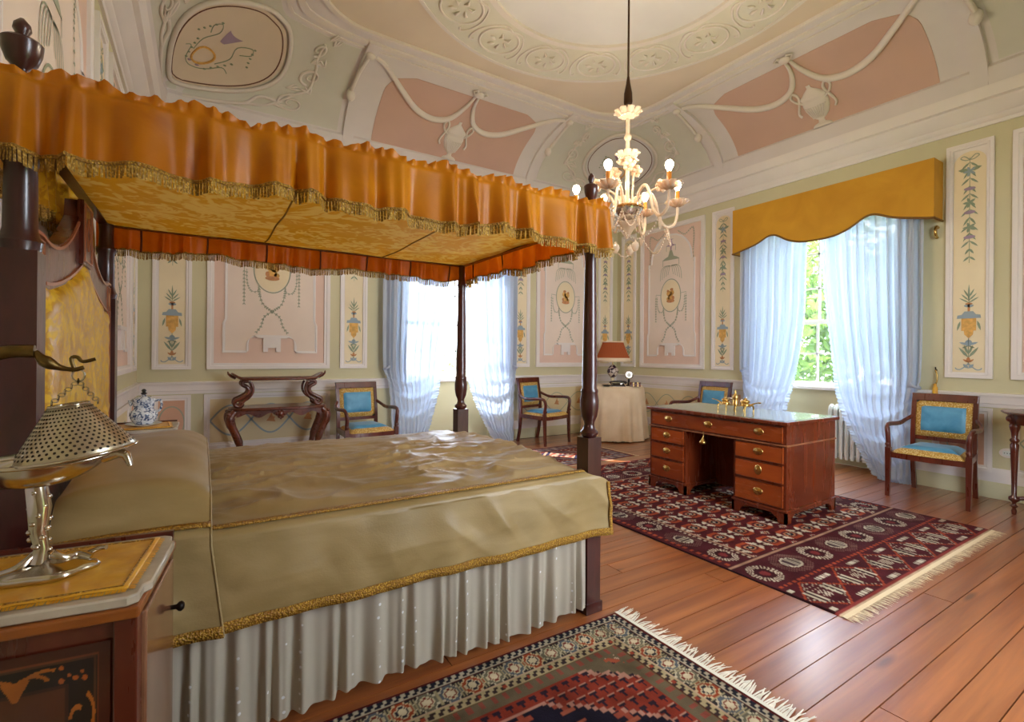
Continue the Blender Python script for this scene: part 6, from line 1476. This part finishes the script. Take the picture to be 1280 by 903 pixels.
di = thing('dark_dish', 'flat dark trinket dish on the draped table near the bed post', 'dish', (px, py, TH))
MB().lathe([(0, 0), (.04, 0), (.045, .004), (.075, .02), (.07, .022), (.04, .009), (0, .008)], (px, py, TH), 24).build('bowl', M_iron, di, 4)

# ------------------------------------------------------------------ turned side table at the right wall
SX_, SY_, SH = 5.68, .93, .83
stb = thing('turned_side_table', 'round dark wood side table with turned legs by the right wall', 'table', (SX_, SY_, 0))
b = MB(); b.lathe([(0, SH - .022), (.325, SH - .022), (.335, SH - .014), (.33, SH - .004), (.31, SH), (0, SH)], (SX_, SY_, 0), 56, None, 8, .02); tp2 = b.build('top', M_mahog, stb, 0.6)
MB().lathe([(.265, SH - .105), (.285, SH - .10), (.295, SH - .03), (.305, SH - .022), (.27, SH - .022)], (SX_, SY_, 0), 48, None, 8, .02).build('apron', M_mahog, stb, 4)
for i in range(4):
    a = math.radians(120) + i * PI / 2; x, y = SX_ + .265 * math.cos(a), SY_ + .265 * math.sin(a)
    b = MB(); b.lathe([(.014, 0), (.018, .03), (.010, .05), (.026, .065), (.012, .08), (.014, .095), (.034, .115), (.034, .135), (.016, .15), (.018, .30), (.024, .50), (.028, .56), (.018, .575), (.030, .59), (.030, .60), (.018, .615), (.022, .66), (.034, .70), (.034, .715), (.028, SH - .10), (.034, SH - .09), (.034, SH - .022)], (x, y, 0), 16); b.build('leg', M_mahog, stb, 4)
    b = MB(); b.tube([(x, y, .125), (SX_ + .12 * math.cos(a), SY_ + .12 * math.sin(a), .15), (SX_, SY_, .155)], .016, 8); b.build('stretcher', M_mahog, stb, 4)
    b = MB(); b.sphere((SX_ + .298 * math.cos(a), SY_ + .298 * math.sin(a), SH - .06), (.022, .022, .026), 10, 8); b.build('carved_boss', M_mahog, stb, 4)
b = MB(); b.sphere((SX_, SY_, .16), (.05, .05, .04), 12, 8); b.build('stretcher_boss', M_mahog, stb, 4)
cloth_rect('gold_cloth', 'small gold cloth on top of the turned side table', (SX_ - .06, SY_ - .03), .5, .30, .30, SH)

# ------------------------------------------------------------------ chandelier
HX_, HY_ = 2.84, 2.79; HZ = 2.40
chd = thing('chandelier', 'clear glass chandelier with lit bulbs, flowers and bead chains', 'chandelier', (HX_, HY_, HZ - .34))
M_cg = glass('chandelier_glass', '#fff2e2', 0.06, 0.5)
M_cg.node_tree.nodes['Principled BSDF'].inputs['Base Color'].default_value = lin('#dccbb8')
M_candle = plain('amber_candle_tube', '#b06a12', 0.4)
hp = lambda x, y, z: (HX_ + x, HY_ + y, z)
zc = cove0(0, 1.0).z + .10
b = MB(); b.tube([hp(0, 0, 3.40), hp(0, 0, zc - .03)], .008, 8); b.build('cord', plain('brown_cord', '#4a3018', 0.8, bump=.5, bscale=90), chd, 4)
MB().lathe([(.03, 3.24), (.034, 3.26), (.032, 3.33), (.018, 3.40), (.010, 3.46)], hp(0, 0, 0), 16).build('cap', plain('dark_bronze', '#4a3320', 0.4, 0.7), chd, 4)
MB().tube([hp(0, 0, HZ), hp(0, 0, 3.26)], .016, 10).build('glass_rod', M_cg, chd, 4)
def flower(name, c, r, hh, petals, par, up_=True, two=False):
    b = MB()
    for lay in range(2 if two else 1):
        for i in range(petals):
            a = 2 * PI * (i + .5 * lay) / petals; d = Vector((math.cos(a), math.sin(a), 0)); s = Vector((-d.y, d.x, 0)); rr = r * (1 - .3 * lay); w = rr * 2.2 / petals
            C = Vector(c); U = Vector((0, 0, 1 if up_ else -1))
            pts = [C + d * rr * .12, C + d * rr * .5 + U * hh * .35, C + d * rr * .85 + U * hh * .8, C + d * rr + U * hh * .75]
            ws = [w * .3, w * .9, w, w * .2]; vs = []
            for p, ww in zip(pts, ws): vs += [p - s * ww, p + s * ww]
            b.add(vs, [(0, 1, 3, 2), (2, 3, 5, 4), (4, 5, 7, 6)])
    return b.build(name, M_cg, par, 4, solid=.005)
flower('glass_flower', hp(0, 0, 3.13), .115, .07, 9, chd, two=True); flower('glass_flower', hp(0, 0, 3.19), .07, -.05, 8, chd)
flower('glass_flower', hp(0, 0, 2.80), .10, .07, 8, chd, two=True); flower('glass_flower', hp(0, 0, 2.84), .09, -.06, 8, chd)
MB().sphere(hp(0, 0, 2.98), .03, 12, 8).build('glass_ball', M_cg, chd, 4)
MB().lathe([(0, HZ - .075), (.05, HZ - .07), (.095, HZ - .035), (.115, HZ), (.12, HZ + .012), (.10, HZ + .02), (.03, HZ + .03), (.02, HZ + .05)], hp(0, 0, 0), 28).build('bowl', plain('silvered_glass', '#c8c4bc', 0.12, 0.8), chd, 4)
MB().lathe([(.118, HZ + .005), (.128, HZ + .015), (.118, HZ + .028), (.10, HZ + .03)], hp(0, 0, 0), 28, None, 14, .04).build('gilt_rim', M_brass, chd, 4)
MB().lathe([(0, HZ - .225), (.015, HZ - .21), (.04, HZ - .165), (.075, HZ - .12), (.085, HZ - .10), (.06, HZ - .09), (.02, HZ - .075)], hp(0, 0, 0), 20, None, 6, .12).build('pendant_drop', M_cg, chd, 4)
ANG = [8, 56, 105, 155, 238, 301]
for i, ad in enumerate(ANG):
    a = math.radians(ad); d = rgt * math.cos(a) + fwd * math.sin(a); D = lambda r, z: (HX_ + d.x * r, HY_ + d.y * r, z)
    R = .42; zt = 2.50
    b = MB(); b.tube(spline([D(.08, HZ + .01), D(.13, HZ + .12), D(.19, HZ + .15), D(.235, HZ + .08), D(.27, HZ - .05), D(.33, HZ - .115), D(.395, HZ - .09), D(R, HZ - .01), D(R, zt - .04)], 5), .0115, 8); arm = b.build('arm', M_cg, chd, 4)
    flower('bobeche', D(R, zt - .05), .10, .055, 9, arm, two=True)
    MB().lathe([(.014, -.04), (.017, -.03), (.017, .075), (.013, .08)], D(R, zt), 12).build('candle_tube', M_candle, arm, 4)
    MB().lathe([(.012, .08), (.015, .092), (.025, .108), (.030, .126), (.028, .144), (.017, .158), (0, .163)], D(R, zt), 14).build('bulb', M_bulb, arm, 4)
    pl_ = bpy.data.lights.new('bulb_light', 'POINT'); pl_.energy = 3.5; pl_.color = (1, .84, .62); pl_.shadow_soft_size = .035
    po = bpy.data.objects.new('bulb_light', pl_); COL.objects.link(po); po.location = D(R, zt + .24)
    # hanging pieces and chains
    b = MB(); b.lathe([(0, -.10), (.010, -.085), (.018, -.05), (.010, -.02), (.004, 0)], D(.34, HZ - .12), 8, None, 4, .15); b.build('prism', M_cg, arm, 4)
    a2 = math.radians(ANG[(i + 1) % 6] + (360 if i == 5 else 0)); d2 = rgt * math.cos(a2) + fwd * math.sin(a2)
    for (r0, z0, sag) in ((.33, HZ - .13, .17), (.12, HZ - .02, .13)):
        n = 22; cn = MB()
        for j in range(n + 1):
            t = j / n; an = a + (a2 - a) * t; dd = rgt * math.cos(an) + fwd * math.sin(an); z = z0 - sag * math.sin(PI * t); cn.sphere((HX_ + dd.x * r0, HY_ + dd.y * r0, z), (.008, .008, .0075) if j % 2 else (.0055, .0055, .012), 6, 4)
        cn.build('bead_chain', M_cg, arm, 4)
    # upright flower stems between the arms
    am = a + .45; dm = rgt * math.cos(am) + fwd * math.sin(am); E_ = lambda r, z: (HX_ + dm.x * r, HY_ + dm.y * r, z)
    hgt = (.34, .16, .33, .20, .34, .15)[i]; rr = (.10, .26, .12, .24, .08, .27)[i]
    b = MB(); b.tube(spline([E_(.05, HZ + .02), E_(.06, HZ + hgt * .5), E_(rr * .7, HZ + hgt * .85), E_(rr, HZ + hgt)], 5), .008, 6); st = b.build('flower_stem', M_cg, chd, 4)
    b = MB(); c = Vector(E_(rr, HZ + hgt)); b.sphere(c, .030, 10, 8)
    for q in range(10): aa = q * 2.4; zz_ = -1 + 2 * (q + .5) / 10; k_ = math.sqrt(1 - zz_ * zz_); b.sphere(c + Vector((k_ * math.cos(aa), k_ * math.sin(aa), zz_)) * .034, (.02, .02, .02), 6, 5)
    b.build('glass_blossom', M_cg, st, 4)
for i in range(3):
    a = 2.1 * i + .5; c = hp(.09 * math.cos(a), .09 * math.sin(a), HZ - .30); b = MB(); b.lathe([(0, -.04), (.02, -.03), (.034, 0), (.028, .025), (.008, .04), (.004, .055)], c, 10, None, 4, .12); b.build('prism', M_cg, chd, 4)

# ------------------------------------------------------------------ outside the windows
gr = MB().box(-30, 60, -30, 70, -4.4, -4.2).build('ground', plain('lawn', '#4c6028', 0.95, var=0.2, vscale=.4), None, 0); tag(gr, kind='structure')
def leafmat(name, c):
    if name in MATS: return MATS[name]
    k = N(name); k.t.nodes.remove(k.b); df = k.n('ShaderNodeBsdfDiffuse'); tl_ = k.n('ShaderNodeBsdfTranslucent')
    nz = k.n('ShaderNodeTexNoise', Scale=1.3, Detail=3.0); k.l(k.coord(), nz.inputs['Vector']); col = k.ramp(nz.outputs['Fac'], [(.3, c[0]), (.7, c[1])]); k.l(col, df.inputs[0]); k.l(col, tl_.inputs[0])
    m = k.n('ShaderNodeMixShader'); m.inputs[0].default_value = .5; k.l(df.outputs[0], m.inputs[1]); k.l(tl_.outputs[0], m.inputs[2]); k.l(m.outputs[0], k.out.inputs[0]); MATS[name] = k.m; return k.m
def tree(label, x, y, top, rad, n, cols, seed):
    rnd = random.Random(seed); t = thing('tree', label, 'tree', (x, y, -4.2), 0, 'trees outside the windows')
    MB().tube([(x, y, -4.2), (x + .1, y, -2), (x - .1, y + .1, top - rad)], [.3, .22, .1], 8).build('trunk', plain('bark', '#4a3a2a', 0.9), t, 4)
    b = MB(); cz = top - rad * 1.1
    blobs = [(Vector((rnd.gauss(0, .5), rnd.gauss(0, .5), rnd.gauss(0, .5))) * rad * .9, rad * rnd.uniform(.3, .5)) for _ in range(16)]
    for i in range(n):
        c, r = blobs[i % 16]; v = Vector((rnd.gauss(0, 1), rnd.gauss(0, 1), rnd.gauss(0, 1))).normalized() * r * rnd.uniform(.75, 1.0) + c + Vector((x, y, cz))
        e1 = Vector((rnd.gauss(0, 1), rnd.gauss(0, 1), rnd.gauss(0, 1))).normalized(); e2 = e1.orthogonal().normalized(); s = rnd.uniform(.11, .22)
        b.add([v - e1 * s, v + e2 * s * .5, v + e1 * s, v - e2 * s * .5], [(0, 1, 2, 3)])
    b.build('crown', leafmat('leaves_%d' % (seed % 2), cols), t, 0)
tree('leafy green tree seen between the curtains of the right window', 14.5, 5.6, 7.0, 4.4, 15000, ('#48662a', '#7f9c4a'), 1)
tree('broad green tree farther out beyond the right window', 22.5, 16.0, 6.5, 4.2, 9000, ('#37551f', '#6d8c40'), 2)
tree('pale round tree far beyond the window behind the bed', 14.0, 27.0, 1.2, 3.4, 3500, ('#5a6e48', '#8f9f74'), 3)
